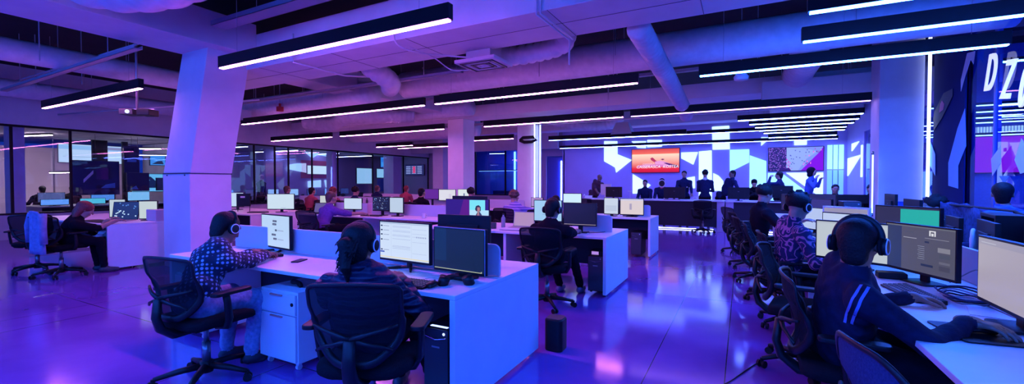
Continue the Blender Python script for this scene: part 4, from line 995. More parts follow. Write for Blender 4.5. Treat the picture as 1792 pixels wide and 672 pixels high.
# ================================================================= FURNITURE
def make_chair(style=0, m_mesh=None, m_seat=None, seat_rz=0):
    t = thing('office_chair', 'x', 'chair')
    # star base
    b = MB()
    for k in range(5):
        a = 2 * PI * k / 5 + .3
        ca, sa = math.cos(a), math.sin(a)
        b.tube([(ca * .03, sa * .03, .105), (ca * .16, sa * .16, .095), (ca * .30, sa * .30, .07)], [.026, .022, .016], 8)
    b.cyl((0, 0, .06), (0, 0, .14), .042)
    b.build('star_base', BLACK, t, smooth=True)
    for k in range(5):
        a = 2 * PI * k / 5 + .3; x, y = .305 * math.cos(a), .305 * math.sin(a)
        c = MB(); w = (-math.sin(a + .5), math.cos(a + .5))
        for s_ in (-1, 1):
            c.cyl((x + w[0] * .012 * s_, y + w[1] * .012 * s_, .028), (x + w[0] * .028 * s_, y + w[1] * .028 * s_, .028), .028, n=14)
        c.cyl((x, y, .03), (x, y, .075), .012, n=8)
        c.build('caster', BLACK, t, smooth=False)
    MB().cyl((0, 0, .13), (0, 0, .28), .027).cyl((0, 0, .27), (0, 0, .40), .017).build('gas_lift', mat('lift_metal', (.25, .25, .28), .3, metal=.8), t, smooth=True)
    MB().box(-.10, .10, -.14, .10, .385, .42).build('tilt_mechanism', BLACK, t, bevel=.01)
    # seat
    s = MB(); out = rrect(-.245, .245, -.22, .25, .10, 6)
    def tf(k): return lambda x, y, z: (x * k, y * k, z + .018 * (abs(x) / .25) ** 2 - .02 * max(0, (y - .12) / .13) ** 2)
    n = len(out); lay = [(.93, .415), (1.0, .43), (1.0, .455), (.96, .475), (.80, .485)]
    for k, z in lay: s.v += [tf(k)(x, y, z) for x, y in out]
    for i in range(len(lay) - 1):
        for j in range(n): q = (j + 1) % n; s.face((i * n + j, i * n + q, (i + 1) * n + q, (i + 1) * n + j))
    s.face(list(range(n))[::-1]); s.v.append((0, 0, .478)); c = len(s.v) - 1; o_ = (len(lay) - 1) * n
    for j in range(n): s.face((o_ + j, o_ + (j + 1) % n, c))
    s.build('seat', m_seat or FABK, t, smooth=True)
    # backrest: curved mesh in a frame, pinched towards the top edge corners
    def bp(u, v):     # u -1..1, v 0..1
        if style == 0: hw = .228 * (1 - .20 * (1 - v) ** 3) * (1 + .03 * v)
        else: hw = .225 * (1 - .25 * (1 - v) ** 3) * (1 - .12 * v ** 3)
        x = hw * u
        z = .515 + .415 * v - .035 * (abs(u) ** 2.5) * (1 - v) * -1.0 - .02 * u * u * v
        y = -.235 - .055 * v + .055 * u * u - .045 * math.sin(PI * min(1, v * 1.4)) * -1 * .8 - .02
        return (x, y, z)
    g = MB(); NX, NZ = 12, 14
    def sq(u, v):     # squeeze a square into a rounded outline
        r = (.14 if v > .5 else .62) if style == 0 else .6
        uu = u; vv = 2 * v - 1
        k = max(0, (abs(uu) - (1 - r)) / r) ** 2 + max(0, (abs(vv) - (1 - r)) / r) ** 2
        if k > 1:
            f = 1 / math.sqrt(k)
            if abs(uu) > 1 - r: uu = math.copysign((1 - r) + (abs(uu) - (1 - r)) * f, uu)
            if abs(vv) > 1 - r: vv = math.copysign((1 - r) + (abs(vv) - (1 - r)) * f, vv)
        return uu, (vv + 1) / 2
    for j in range(NZ + 1):
        for i in range(NX + 1):
            g.v.append(bp(*sq(-1 + 2 * i / NX, j / NZ)))
    for j in range(NZ):
        for i in range(NX):
            a = j * (NX + 1) + i; g.face((a, a + 1, a + NX + 2, a + NX + 1))
    br = g.build('backrest', m_mesh or MESHF, t, smooth=True)
    loop = [sq(-1 + 2 * i / 16, 0) for i in range(16)] + [sq(1, j / 16) for j in range(16)] + [sq(1 - 2 * i / 16, 1) for i in range(16)] + [sq(-1, 1 - j / 16) for j in range(17)]
    pts = [bp(*q) for q in loop]
    rs = [.024 if p[2] < .66 else (.019 if p[2] < .74 else .011) for p in pts]
    MB().tube(pts, rs, 8, caps=False, flat=.7).build('frame', BLACK, br, smooth=True)
    l = MB()
    for s_ in (-1, 1):
        l.tube([(s_ * .0, -.305, .66), (s_ * .08, -.295, .685), (s_ * .16, -.262, .70), (s_ * .212, -.235, .715)], [.016, .012, .010, .008], 8)
        l.tube([(s_ * .0, -.305, .66), (s_ * .08, -.295, .635), (s_ * .15, -.272, .615), (s_ * .19, -.25, .59)], [.016, .011, .009, .008], 8)
    l.build('lumbar_support', BLACK, br, smooth=True)
    MB().tube([(0, -.10, .40), (0, -.22, .40), (0, -.30, .46), (0, -.325, .54), (0, -.312, .66)], [.03, .03, .026, .022, .02], 8, flat=1.6).build('back_bar', BLACK, t, smooth=True)
    for s_ in (-1, 1):
        a = MB()
        a.tube([(s_ * .15, -.02, .41), (s_ * .24, -.02, .42), (s_ * .275, -.03, .48), (s_ * .285, -.05, .60), (s_ * .285, -.06, .655)], [.02, .02, .018, .016, .016], 8, flat=1.5)
        arm = a.build('armrest', BLACK, t, smooth=True)
        MB().prism(rrect(s_ * .285 - .038, s_ * .285 + .038, -.16, .12, .03, 4), .655, .68).build('arm_pad', BLACK, arm, bevel=.006)
    return t
CH0 = make_chair(0); CH1 = make_chair(1, m_mesh=FABB, m_seat=FABB)
T0, T1 = None, None
used = [False, False]
def chair(x, y, rz, label, group=None, kind=0):
    """rz: heading of the sitter, degrees from +Y"""
    global T0, T1
    src = CH0 if kind == 0 else CH1
    if not used[kind]:
        used[kind] = True
        src.location = (x, y, 0); src.rotation_euler = (0, 0, math.radians(rz)); src['label'] = label
        if group: src['group'] = group
        if kind == 0: T0 = tree(src)
        else: T1 = tree(src)
        return src
    c = dup(T0 if kind == 0 else T1, (x, y, 0), math.radians(rz), label, group)
    if not group and 'group' in c: del c['group']
    return c

def bench(label, x0, x1, y0, y1, axis='x', top=.749, ends=(1, 1), divider=True, modesty=True, group=None, th=.028, dh=.23, dinset=.04, dcorner=(1, 1), dspan=None, mid=0.0, m=None, legs=0):
    """double sided bench desk; axis = long direction"""
    o = thing('bench_desk', label, 'desk', ((x0 + x1) / 2, (y0 + y1) / 2, 0), 0, group)
    X, Y = (x1 - x0) / 2, (y1 - y0) / 2; m = m or WHITE
    MB().box(-X, X, -Y, Y, top - th, top).build('tabletop', m, o, bevel=.003)
    e = .04
    if axis == 'x':
        for s_, k in ((-1, ends[0]), (1, ends[1])):
            if k:
                a = -X if s_ < 0 else X - e
                p = MB().box(a, a + e, -Y, Y, .035, top - th - .001).build('end_panel', m, o, bevel=.002)
                for yy in (-Y + .1, Y - .1): MB().cyl((a + e / 2, yy, 0), (a + e / 2, yy, .036), .02, n=12).build('foot', CHROME, p)
        if modesty: MB().box(-X + e, X - e, mid - .01, mid + .01, .30, top - th).build('modesty_panel', CARPETM, o)
        if divider:
            d0, d1 = (-X + dinset, X - dinset) if dspan is None else (dspan[0] - (x0 + x1) / 2, dspan[1] - (x0 + x1) / 2)
            MB().prism(rrect(d0, d1, top + .004, top + dh, .05, 6, (0, 0, dcorner[1], dcorner[0])), mid - .012, mid + .012, lambda x, z, y: (x, y, z)).build('divider_screen', DIVM, o, bevel=.004)
        for k in range(legs):
            x = -X + (k + 1) * 2 * X / (legs + 1)
            MB().box(x - .02, x + .02, -Y + .04, Y - .04, 0.0, top - th).build('leg', m, o)
    else:
        for s_, k in ((-1, ends[0]), (1, ends[1])):
            if k:
                a = -Y if s_ < 0 else Y - e
                p = MB().box(-X, X, a, a + e, .035, top - th - .001).build('end_panel', m, o, bevel=.002)
        if modesty: MB().box(mid - .01, mid + .01, -Y + e, Y - e, .30, top - th).build('modesty_panel', CARPETM, o)
        if divider:
            MB().prism(rrect(-Y + dinset, Y - dinset, top + .004, top + dh, .05, 6, (0, 0, dcorner[1], dcorner[0])), mid - .012, mid + .012, lambda y, z, x: (x, y, z)).build('divider_screen', DIVM, o, bevel=.004)
        for k in range(legs):
            y = -Y + (k + 1) * 2 * Y / (legs + 1)
            MB().box(-X + .04, X - .04, y - .02, y + .02, 0.0, top - th).build('leg', m, o)
    return o

def monitor(label, x, y, face, w=.53, h=.31, z=.75, base=(.01, .01, .02), items=(), lift=.10, s=1.0, group=None, frame=None, stand='arm', tilt=0, border=.010, chin=.018, logo=True, edge=None):
    """face: heading the screen looks to, degrees, 0 = towards -Y"""
    o = thing('monitor', label, 'monitor', (x, y, z), math.radians(face), group)
    F = frame or BLACK
    hs = MB().box(-w / 2, w / 2, -.012, .018, lift, lift + h)
    hs.box(-w * .3, w * .3, .0181, .035, lift + h * .2, lift + h * .75)
    hs = hs.build('housing', F, o, bevel=.003)
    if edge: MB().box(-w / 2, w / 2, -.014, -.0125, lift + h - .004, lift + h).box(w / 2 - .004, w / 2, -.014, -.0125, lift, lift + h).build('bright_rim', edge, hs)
    d = MB().use(base if not isinstance(base, tuple) else scr(base, s))
    def P(u, v, y): return (-w / 2 + border + u * (w - 2 * border), y, lift + chin + v * (h - border - chin))
    d.poly([P(0, 0, -.0128), P(1, 0, -.0128), P(1, 1, -.0128), P(0, 1, -.0128)])
    for k, it in enumerate(items):
        yy = -.0130 - .00008 * k
        if len(it) == 5:
            u0, v0, u1, v1, c = it; d.use(scr(c, s) if isinstance(c, tuple) else c); d.poly([P(u0, v0, yy), P(u1, v0, yy), P(u1, v1, yy), P(u0, v1, yy)])
        else:
            pts, c = it; d.use(scr(c, s) if isinstance(c, tuple) else c); d.poly([P(u, v, yy) for u, v in pts])
    d.build('display', None, o)
    if logo: MB().box(-.02, .02, .0355, .036, lift + h * .62, lift + h * .64).build('badge', GREYP, hs)
    if stand == 'v':
        MB().tube([(0, .03, lift + h * .4), (0, .05, .05), (0, .05, .012)], [.02, .02, .022], 8).build('stand_neck', F, o)
        b = MB()
        for s_ in (-1, 1): b.tube([(0, .06, .008), (s_ * .13, -.07, .008)], [.014, .009], 6)
        b.build('stand_base', F, o)
    else:
        MB().box(-.03, .03, .028, .045, .012, lift + h * .45).build('stand_neck', F, o)
        MB().prism(rrect(-.11, .11, -.06, .10, .03, 4), 0, .012).build('stand_base', F, o, bevel=.003)
    return o
def keyboard(label, x, y, face, z=.75, w=.44, group=None, m=None, keym=None):
    o = thing('keyboard', label, 'keyboard', (x, y, z), math.radians(face), group)
    MB().hexa([(-w / 2, -.07, 0), (w / 2, -.07, 0), (w / 2, .07, 0), (-w / 2, .07, 0), (-w / 2, -.07, .012), (w / 2, -.07, .012), (w / 2, .07, .024), (-w / 2, .07, .024)]).build('body', m or BLACK, o, bevel=.003)
    k = MB(); nx = int(w / .0225); 
    for r in range(5):
        for c in range(nx):
            if r == 0 and 4 <= c <= 9 and c != 4: continue
            x0 = -w / 2 + .01 + c * (w - .02) / nx; x1 = x0 + (w - .02) / nx * (.84 if not (r == 0 and c == 4) else 5.8)
            y0 = -.062 + r * .0255; y1 = y0 + .021
            zf = lambda yy: .0125 + (yy + .07) / .14 * .012
            k.hexa([(x0, y0, zf(y0)), (x1, y0, zf(y0)), (x1, y1, zf(y1)), (x0, y1, zf(y1)), (x0 + .002, y0 + .002, zf(y0) + .006), (x1 - .002, y0 + .002, zf(y0) + .006), (x1 - .002, y1 - .002, zf(y1) + .006), (x0 + .002, y1 - .002, zf(y1) + .006)])
    props(k.build('keys', keym or DARKG, o), kind='stuff')
    return o
def mouse(label, x, y, face, z=.75, m=None):
    o = thing('computer_mouse', label, 'mouse', (x, y, z), math.radians(face))
    b = MB()
    F = []
    b.tube([(0, -.055, .008), (0, -.045, .015), (0, -.01, .022), (0, .025, .019), (0, .05, .012), (0, .055, .008)], [.012, .026, .032, .031, .024, .010], 14, flat=.55, up=(1, 0, 0)).build('shell', m or BLACK, o, smooth=True)
    MB().cyl((-.004, .03, .034), (.004, .03, .034), .007, n=10).build('wheel', GREYP, o)
    return o
def tower(label, x, y, face=0, w=.19, d=.43, h=.44, z=0.0, led=None, group=None, strip=False):
    o = thing('computer_tower', label, 'computer', (x, y, z), math.radians(face), group)
    MB().box(-w / 2, w / 2, -d / 2, d / 2, .02, h).build('case', BLACK, o, bevel=.006)
    f = MB().box(-w / 2 + .006, w / 2 - .006, -d / 2 - .012, -d / 2, .03, h - .01).build('front_panel', DARKG, o, bevel=.004)
    MB().tube([(-w / 2 + .02, -d / 2 - .014, h - .06), (0, -d / 2 - .02, h - .075), (w / 2 - .02, -d / 2 - .014, h - .06)], .004, 6).build('trim_line', CHROME, f)
    MB().box(-.03, .03, -d / 2 - .0145, -d / 2 - .012, h - .13, h - .12).build('badge', GREYP, f)
    MB().cyl((w / 2 - .035, -d / 2 - .016, h - .035), (w / 2 - .035, -d / 2 - .011, h - .035), .009, n=12).build('power_button', led or GREYP, f)
    if strip: MB().box(-w / 2 + .05, w / 2 - .02, -d / 2 - .0, -d / 2 + .02, h, h + .004).build('light_strip', scr((.3, .4, 1), 3), o)
    for sx in (-1, 1):
        for sy in (-1, 1): MB().cyl((sx * (w / 2 - .03), sy * (d / 2 - .05), 0), (sx * (w / 2 - .03), sy * (d / 2 - .05), .021), .015, n=8).build('foot', BLACK, o)
    return o
def pedestal(label, x0, x1, y0, y1, h=.60, drawers=2, group=None):
    o = thing('drawer_unit', label, 'drawers', ((x0 + x1) / 2, (y0 + y1) / 2, 0), 0, group)
    X, Y = (x1 - x0) / 2, (y1 - y0) / 2
    MB().box(-X, X, -Y + .02, Y, .06, h).build('body', WHITE, o, bevel=.003)
    splits = [(.075, .075 + (h - .075) * .66), (.08 + (h - .075) * .66, h - .015)] if drawers == 2 else [(.075, .24), (.245, .41), (.415, h - .015)]
    for z0, z1 in splits:
        d = MB().box(-X + .008, X - .008, -Y, -Y + .019, z0, z1 - .004).build('drawer', WHITE, o, bevel=.002)
        props(MB().box(-.07, .07, -Y - .012, -Y, z1 - .022, z1 - .012).build('handle', ORANGE, d), 'coral coloured pull')
    MB().cyl((X - .04, -Y - .006, h - .09), (X - .04, -Y, h - .09), .014, n=14).build('lock', BLACK, o)
    for sx in (-1, 1):
        for sy in (-1, 1):
            MB().cyl((sx * (X - .05) - .012, sy * (Y - .06), .022), (sx * (X - .05) + .012, sy * (Y - .06), .022), .022, n=12).box(sx * (X - .05) - .015, sx * (X - .05) + .015, sy * (Y - .06) - .015, sy * (Y - .06) + .015, .035, .062).build('caster', mat('white_caster', (.7, .7, .75), .4), o)
    return o
def sheet(label, x, y, rz, w=.21, h=.30, z=.75, m=None, group=None, n=1):
    b = MB()
    for i in range(n):
        a = math.radians((i * 37) % 11 - 5); c_, s_ = math.cos(a), math.sin(a)
        q = [(-w / 2, -h / 2), (w / 2, -h / 2), (w / 2, h / 2), (-w / 2, h / 2)]
        q = [(c_ * u - s_ * v, s_ * u + c_ * v) for u, v in q]
        b.prism(q, i * .004, i * .004 + .003)
    o = b.build('paper_sheet' if n == 1 else 'paper_stack', m or PAPER); o.location = (x, y, z); o.rotation_euler = (0, 0, math.radians(rz))
    return props(o, label, 'paper', group)
def wire(label, pts, r=.004, m=None, name='cable'):
    c = Vector(pts[0]); o = MB().tube([Vector(p) - c for p in smooth_path(pts, 8)], r, 6).build(name, m or BLACK, smooth=True); o.location = c
    return props(o, label, 'cable')

# ----------------------------------------------------------------- screen contents
W1, W2, GR, DK = (.66, .76, .95), (.55, .62, .88), (.35, .42, .7), (.02, .03, .10)
def doc_items():
    it = [(0, .955, 1, 1, (.45, .55, .75)), (.0, .03, 1, .06, (.75, .7, .5)), (.24, .06, .245, .955, (.50, .6, .8)), (.66, .06, .665, .955, (.50, .6, .8))]
    for k, v in enumerate((.90, .87, .78, .75, .66, .63, .55, .36, .33, .29)): it.append((.27, v, .64, v + .008, GR))
    for v in (.84, .72, .64, .50, .20): it.append((.68, v, .96, v + .006, GR))
    for k in range(6): it.append((.76 + .035 * k, .62, .775 + .035 * k, .66, (.3, .35, .6)))
    for v in (.90, .78, .66, .52, .24):
        it.append((.02, v - .02, .06, v + .015, DK)); it.append((.08, v - .01, .20, v + .0, (.12, .15, .35)))
    it.append((.01, .16, .10, .20, (.05, .1, .5)))
    return it
MON_WHITE = (.62, .74, .92)
def blocks():
    it = [(0, .86, 1, .865, (.45, .58, .8)), (0, .80, 1, .803, (.45, .58, .8))]
    for u, v, w_ in ((.42, .79, .14), (.41, .69, .14), (.50, .50, .07), (.38, .35, .15), (.44, .22, .12)):
        it.append((u, v, u + w_, v + .06, (.02, .03, .08)))
        it.append((u + .02, v + .02, u + w_ - .02, v + .035, (.3, .35, .5)))
    for v in (.51, .225): 
        for k in range(6): it.append((.60 + .035 * k, v, .625 + .035 * k, v + .04, (.3, .38, .6)))
    return it
def codey(seed, n=60):
    q = random.Random(seed); it = []
    for k in range(n):
        u = q.uniform(.02, .9); v = q.uniform(.05, .95); it.append((u, v, u + q.uniform(.01, .04), v + q.uniform(.01, .05), (.15, .35, .9) if q.random() < .7 else (.6, .8, 1)))
    return it

# ================================================================= DESKS
bench('nearest white bench desk, its blue lit end panel facing the aisle', -4.76, -1.50, 2.12, 3.32, group=None, dinset=.03)
bench('second bench desk along the aisle, behind the nearest one', -4.35, -1.47, 5.26, 6.42, legs=1, dspan=(-1.98, -1.55))
bench('third bench desk along the aisle, nearest the back counter', -4.6, -1.52, 8.44, 9.36, legs=1, dspan=(-2.15, -1.6))
bench('bench desk in front of the person in a purple shirt', -8.6, -4.7, 6.25, 7.4, legs=1, mid=.08)
bench('long pink lit bench desk reaching left behind the leaning pillar', -12.8, -9.2, 5.6, 7.0, legs=1, divider=False)
bench('white bench desk at the far left, its end panel lit purple', -12.4, -8.98, 3.15, 4.35, ends=(1, 1), divider=False)
bench('bench desk with white monitors before the middle pillar', -8.2, -4.9, 9.5, 10.6, legs=1)
bench('far bench desk before the glazed offices', -13.6, -9.3, 9.3, 10.6, legs=1)
bench('farthest bench desk by the corner offices', -14.0, -9.4, 12.6, 13.8, legs=1)
bench('long right hand bench desk beside the glass front, near length', .66, 2.02, 1.2, 5.3, 'y', dinset=.03, mid=.02)
bench('right hand bench desk continuing towards the pillar', .62, 1.95, 5.45, 8.2, 'y', mid=.02)
bench('short bench desk at the far end of the right hand row', .60, 1.9, 9.3, 11.2, 'y', mid=.02)
# back counters
def counter(label, x0, x1, y0, y1, top, leg):
    o = thing('counter_desk', label, 'desk', ((x0 + x1) / 2, (y0 + y1) / 2, 0))
    X, Y = (x1 - x0) / 2, (y1 - y0) / 2
    MB().box(-X, X, -Y, Y, top - .03, top - .001).build('tabletop', WHITE, o, bevel=.003)
    MB().box(-X + .05, X - .2, -Y + .06, -Y + .09, .13, top - .03).build('modesty_panel', CARPETM, o)
    for x in (-X, X - .2): MB().box(x, x + .2, -Y + .03, Y - .03, 0, top - .031).build('end_panel', mat('mauve_panel', (.5, .4, .5), .6), o, bevel=.004)
    return o
counter('long dark fronted counter desk under the orange television', -4.75, -.45, 13.9, 14.9, .90, 0)
counter('dark fronted counter desk under the flower television', -.42, 2.3, 13.9, 14.9, .90, 0)

# ================================================================= NEAREST DESK: equipment
monitor('nearest lit monitor showing a white document page', -2.31, 2.60, -4, .54, .315, base=MON_WHITE, items=doc_items(), edge=None, lift=.055, stand='v')
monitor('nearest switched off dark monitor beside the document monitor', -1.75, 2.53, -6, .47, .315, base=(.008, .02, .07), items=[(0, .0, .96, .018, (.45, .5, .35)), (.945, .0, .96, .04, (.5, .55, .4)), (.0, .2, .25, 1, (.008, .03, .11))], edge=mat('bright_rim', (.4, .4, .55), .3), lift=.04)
monitor('squarish lit monitor with small dark blocks beside the plaid shirt', -4.03, 2.70, -8, .56, .33, base=(.48, .66, .90), items=blocks(), lift=.03, stand='v')
monitor('black back of a monitor facing away on the nearest desk', -2.07, 3.06, 184, .50, .31, lift=.09, base=(.02, .02, .05))
keyboard('wide black keyboard under the hand of the pony-tailed person', -2.02, 2.22, 0, w=.50)
mouse('black mouse beside the wide keyboard', -1.76, 2.24, 10)
o = thing('headset', 'black headset lying under the dark monitor', 'headset', (-1.66, 2.36, .75), .6)
MB().tube([(.09 * math.cos(a), .07 * math.sin(a), .03) for a in [PI * i / 14 for i in range(15)]], .011, 8, flat=1.6).build('headband', BLACK, o, smooth=True)
for s_ in (-1, 1): MB().cyl((s_ * .09, 0, .0), (s_ * .07, -.01, .055), .036, n=18).build('ear_cup', BLACK, o, smooth=True)
o = MB().box(-.09, .09, -.05, .05, 0, .035).box(-.07, .07, -.035, .035, .035, .05).build('docking_box', BLACK, bevel=.006); o.location = (-2.90, 2.72, .75); props(o, 'small black box with cables left of the document monitor', 'box')
wire('black cable behind the document monitor', [(-2.82, 2.72, .765), (-2.6, 2.86, .757), (-2.3, 2.9, .757), (-2.1, 2.8, .757)])
sheet('white mouse pad sheet under the document monitor', -2.25, 2.43, -3, .6, .12, m=WHITE)
pedestal('white two drawer unit on casters under the nearest desk', -3.36, -2.92, 2.10, 2.66)
o = thing('phone', 'black handset lying on the white drawer unit', 'phone', (-3.14, 2.27, .60), -.3)
MB().tube([(-.10, 0, .015), (-.07, 0, .022), (0, 0, .03), (.07, 0, .022), (.10, 0, .015)], [.02, .024, .018, .024, .02], 10, flat=.7).build('handset', BLACK, o, smooth=True)
pedestal('low white drawer unit behind the base of the plaid sitter chair', -4.72, -4.28, 2.14, 2.7, .58)
tower('near black computer tower under the desk with a lit strip', -1.72, 2.46, 0, .20, .46, .47, .03, strip=True, led=scr((.4, .5, 1), 2))
o = thing('waste_bin', 'black rounded bin on the floor behind the end panel', 'bin', (-1.40, 3.46, 0))
MB().prism(rrect(-.08, .08, -.08, .08, .04, 5), 0, .27).build('bin_body', BLACK, o, bevel=.012); MB().prism(rrect(-.07, .07, -.07, .07, .035, 5), .27, .275).build('lid', DARKG, o)
# ----- second desk
def white_screen(seed=0): 
    return [(.05, .1, .95, .12, (.5, .6, .85)), (.1 + .1 * (seed % 3), .4, .3 + .1 * (seed % 3), .6, (.45, .5, .8)), (0, .93, 1, 1, (.4, .5, .8))]
monitor('dark monitor right of the black T-shirt sitter', -1.93, 5.62, 2, .46, .31, base=(.008, .015, .05), items=[(0, 0, 1, .02, (.5, .4, .45))], lift=.09)
monitor('pale blue monitor hidden behind the head of the black T-shirt sitter', -2.42, 5.68, 4, .42, .31, base=(.35, .6, .85), items=[(.3, .3, .9, .32, (.2, .3, .6)), (.3, .45, .9, .47, (.2, .3, .6))], lift=.12)
WOM = [([(.22, .02), (.92, .02), (.92, .98), (.22, .98)], (.20, .78, .92)), ([(.5, .02), (1.0, .02), (1.0, .45), (.5, .45)], (.45, .75, .95)), ([(.0, .0), (.56, .0), (.56, 1), (.0, 1)], (.03, .01, .22)), ([(.3, .0), (.56, .0), (.56, 1), (.42, 1)], (.10, .01, .24)),
       ([(.70, .02), (.88, .02), (.84, .22), (.80, .36), (.74, .34), (.71, .2)], (.03, .05, .15)), ([(.71, .40), (.77, .36), (.82, .40), (.82, .62), (.77, .72), (.71, .66), (.69, .5)], (.03, .03, .08)), ([(.74, .40), (.80, .40), (.80, .60), (.74, .60)], (.45, .22, .25)), ([(.73, .12), (.79, .12), (.78, .42), (.75, .42)], (.40, .2, .24))]
monitor('monitor with a purple screen and a video of a woman', -3.74, 5.62, 4, .76, .30, base=(.03, .01, .22), items=WOM, lift=.12, border=.006, chin=.006)
monitor('black back of a wide monitor above the video screen', -4.05, 6.16, 184, .66, .33, lift=.12)
o = thing('laptop', 'pale laptop standing open left of the striped shirt', 'laptop', (-2.90, 5.78, .75), .1)
MB().box(-.17, .17, -.12, .12, 0, .014).build('keyboard_deck', GREYP, o, bevel=.003)
l = MB().hexa([(-.17, .12, .012), (.17, .12, .012), (.17, .128, .012), (-.17, .128, .012), (-.17, .17, .23), (.17, .17, .23), (.17, .178, .23), (-.17, .178, .23)]).build('lid', GREYP, o)
MB().poly([(-.16, .1205, .02), (.16, .1205, .02), (.16, .166, .222), (-.16, .166, .222)]).build('display', scr((.42, .25, .38), 1), l)
keyboard('pale keyboard in front of the pale laptop', -2.86, 5.45, 5, m=GREYP, keym=PAPER, w=.36)
tower('black computer tower beside the black T-shirt sitter', -1.63, 5.58, 0, .20, .46, .47, .03)
o = MB().box(-.09, .09, -.12, .12, 0, .06).build('router_box', BLACK, bevel=.005); o.location = (-1.63, 5.50, .50); props(o, 'small box with a lit face above the second tower', 'box')
MB().box(-.06, .03, -.123, -.12, .01, .05).build('lit_face', scr((.45, .25, .75), 1), o)
keyboard('dark keyboard before the black T-shirt sitter', -2.1, 5.52, 0)
wire('cable looping on the second desk by the dark monitor', [(-1.9, 5.95, .757), (-1.7, 6.0, .757), (-1.65, 5.8, .757), (-1.8, 5.6, .757)])
# ----- third desk
monitor('yellowish lit monitor on the third desk by the aisle', -1.93, 8.74, 2, .46, .33, base=(.72, .62, .62), items=[(.4, .3, .5, .7, (.4, .35, .5)), (0, .9, 1, 1, (.6, .6, .8))], lift=.03)
monitor('pale monitor covered with fine lines left of the yellowish one', -2.34, 8.74, -2, .30, .34, base=(.58, .66, .78), items=[(.1, .5 - .06 * k, .9, .52 - .06 * k, (.35, .42, .6)) for k in range(6)], lift=.03)
tower('black computer tower under the third desk', -1.78, 8.66, 0, .2, .42, .45, .03, led=PAPER)
monitor('wide white monitor behind the curly haired head', -3.30, 9.1, 3, .42, .22, base=(.62, .85, .95), items=(), lift=.22)
monitor('small pale monitor left of the curly haired sitter', -4.1, 9.0, 0, .30, .22, base=(.4, .25, .55), lift=.12)
# ----- desk of the purple shirt
SK = [(.0, .0, 1, .18, (.35, .5, .9))]
monitor('dark screen filled with blue code on the purple shirt desk', -6.55, 6.68, 8, .42, .30, base=(.01, .015, .06), items=codey(2), lift=.09)
monitor('white screen right of the blue code screen', -6.12, 6.66, 4, .34, .32, base=(.50, .62, .78), items=(), lift=.06)
keyboard('thin dark keyboard on the purple shirt desk', -6.6, 6.45, 8)
monitor('second white monitor behind the purple shirt', -7.55, 6.85, 12, .46, .26, base=(.55, .68, .88), lift=.08)
o = MB().box(-.06, .06, -.02, .02, 0, .22).build('desk_organiser', mat('pink_card', (.7, .4, .45), .7), bevel=.004); o.location = (-7.1, 6.9, .75); props(o, 'pinkish upright folder beside the purple shirt', 'folder')
# far row monitors
monitor('purple lit monitor in the row before the middle pillar', -7.75, 9.85, 10, .44, .30, base=(.12, .02, .30), lift=.20)
monitor('white monitor in the row before the middle pillar', -7.25, 9.9, 10, .52, .32, base=(.72, .72, .80), items=[(.6, .2, .75, .6, (.65, .6, .75))], lift=.17)
monitor('white monitor with a small dark mark, next to the mauve pillar', -6.72, 9.95, 10, .38, .33, base=(.72, .80, .82), items=[(.45, .4, .55, .65, (.1, .15, .3))], lift=.17)
o = MB().box(-.32, .32, -.12, .12, 0, .03).box(-.30, .30, .08, .1, -.0, .06).build('paper_tray', PAPER, bevel=.004); o.location = (-7.0, 9.62, .755); props(o, 'flat pinkish tray under the white monitors', 'tray')
monitor('pale wide monitor left of the purple shirt head', -9.3, 6.35, 28, .62, .36, base=(.60, .74, .86), items=[(.5, .06, .7, .08, (.3, .4, .6))], lift=.06)
monitor('cream monitor joined to the pale wide one', -8.25, 6.75, 25, .34, .33, base=(.55, .60, .60), lift=.06)
monitor('blue striped monitor right beside the leaning pillar', -11.45, 6.20, 30, .30, .36, base=(.18, .45, .80), items=[(.05, .3, .9, .36, (.02, .08, .4)), (.05, .6, .9, .64, (.3, .7, .95)), (.05, .15, .9, .2, (.3, .7, .95))], lift=.07)
monitor('white monitor next to the blue striped one', -11.12, 6.42, 30, .34, .36, base=(.52, .68, .88), lift=.07)
o = thing('desk_easel', 'black box on thin stand legs on the pink lit desk', 'stand', (-10.3, 6.1, .75), .6)
MB().box(-.15, .15, -.02, .02, .12, .42).build('panel', BLACK, o, bevel=.004); MB().box(-.06, .04, -.022, -.02, .32, .36).build('white_label', PAPER, o)
for s_ in (-1, 1): MB().cyl((s_ * .13, .0, 0), (s_ * .15, 0, .42), .007, n=6).build('leg', BLACKM, o)
o = thing('microphone_stand', 'thin tripod stand on the pink lit desk', 'stand', (-10.85, 6.0, .75))
MB().cyl((0, 0, .1), (0, 0, .62), .006, n=6).build('pole', BLACKM, o)
for k in range(3): MB().cyl((0, 0, .22), (.15 * math.cos(k * 2.1), .15 * math.sin(k * 2.1), 0), .005, n=6).build('leg', BLACKM, o)
o = thing('tablet', 'small dark tablet propped above the squarish monitor', 'tablet', (-8.05, 5.95 + .45, .75), .45)
MB().hexa([(-.15, 0, .02), (.15, 0, .02), (.15, .012, .02), (-.15, .012, .02), (-.15, .08, .24), (.15, .08, .24), (.15, .092, .24), (-.15, .092, .24)]).build('case', BLACK, o)
MB().poly([(-.135, -.001, .035), (.135, -.001, .035), (.135, .073, .228), (-.135, .073, .228)]).build('display', scr((.10, .09, .28), 1), o)
MB().box(-.1, .1, .0, .12, 0, .02).build('foot', BLACK, o)
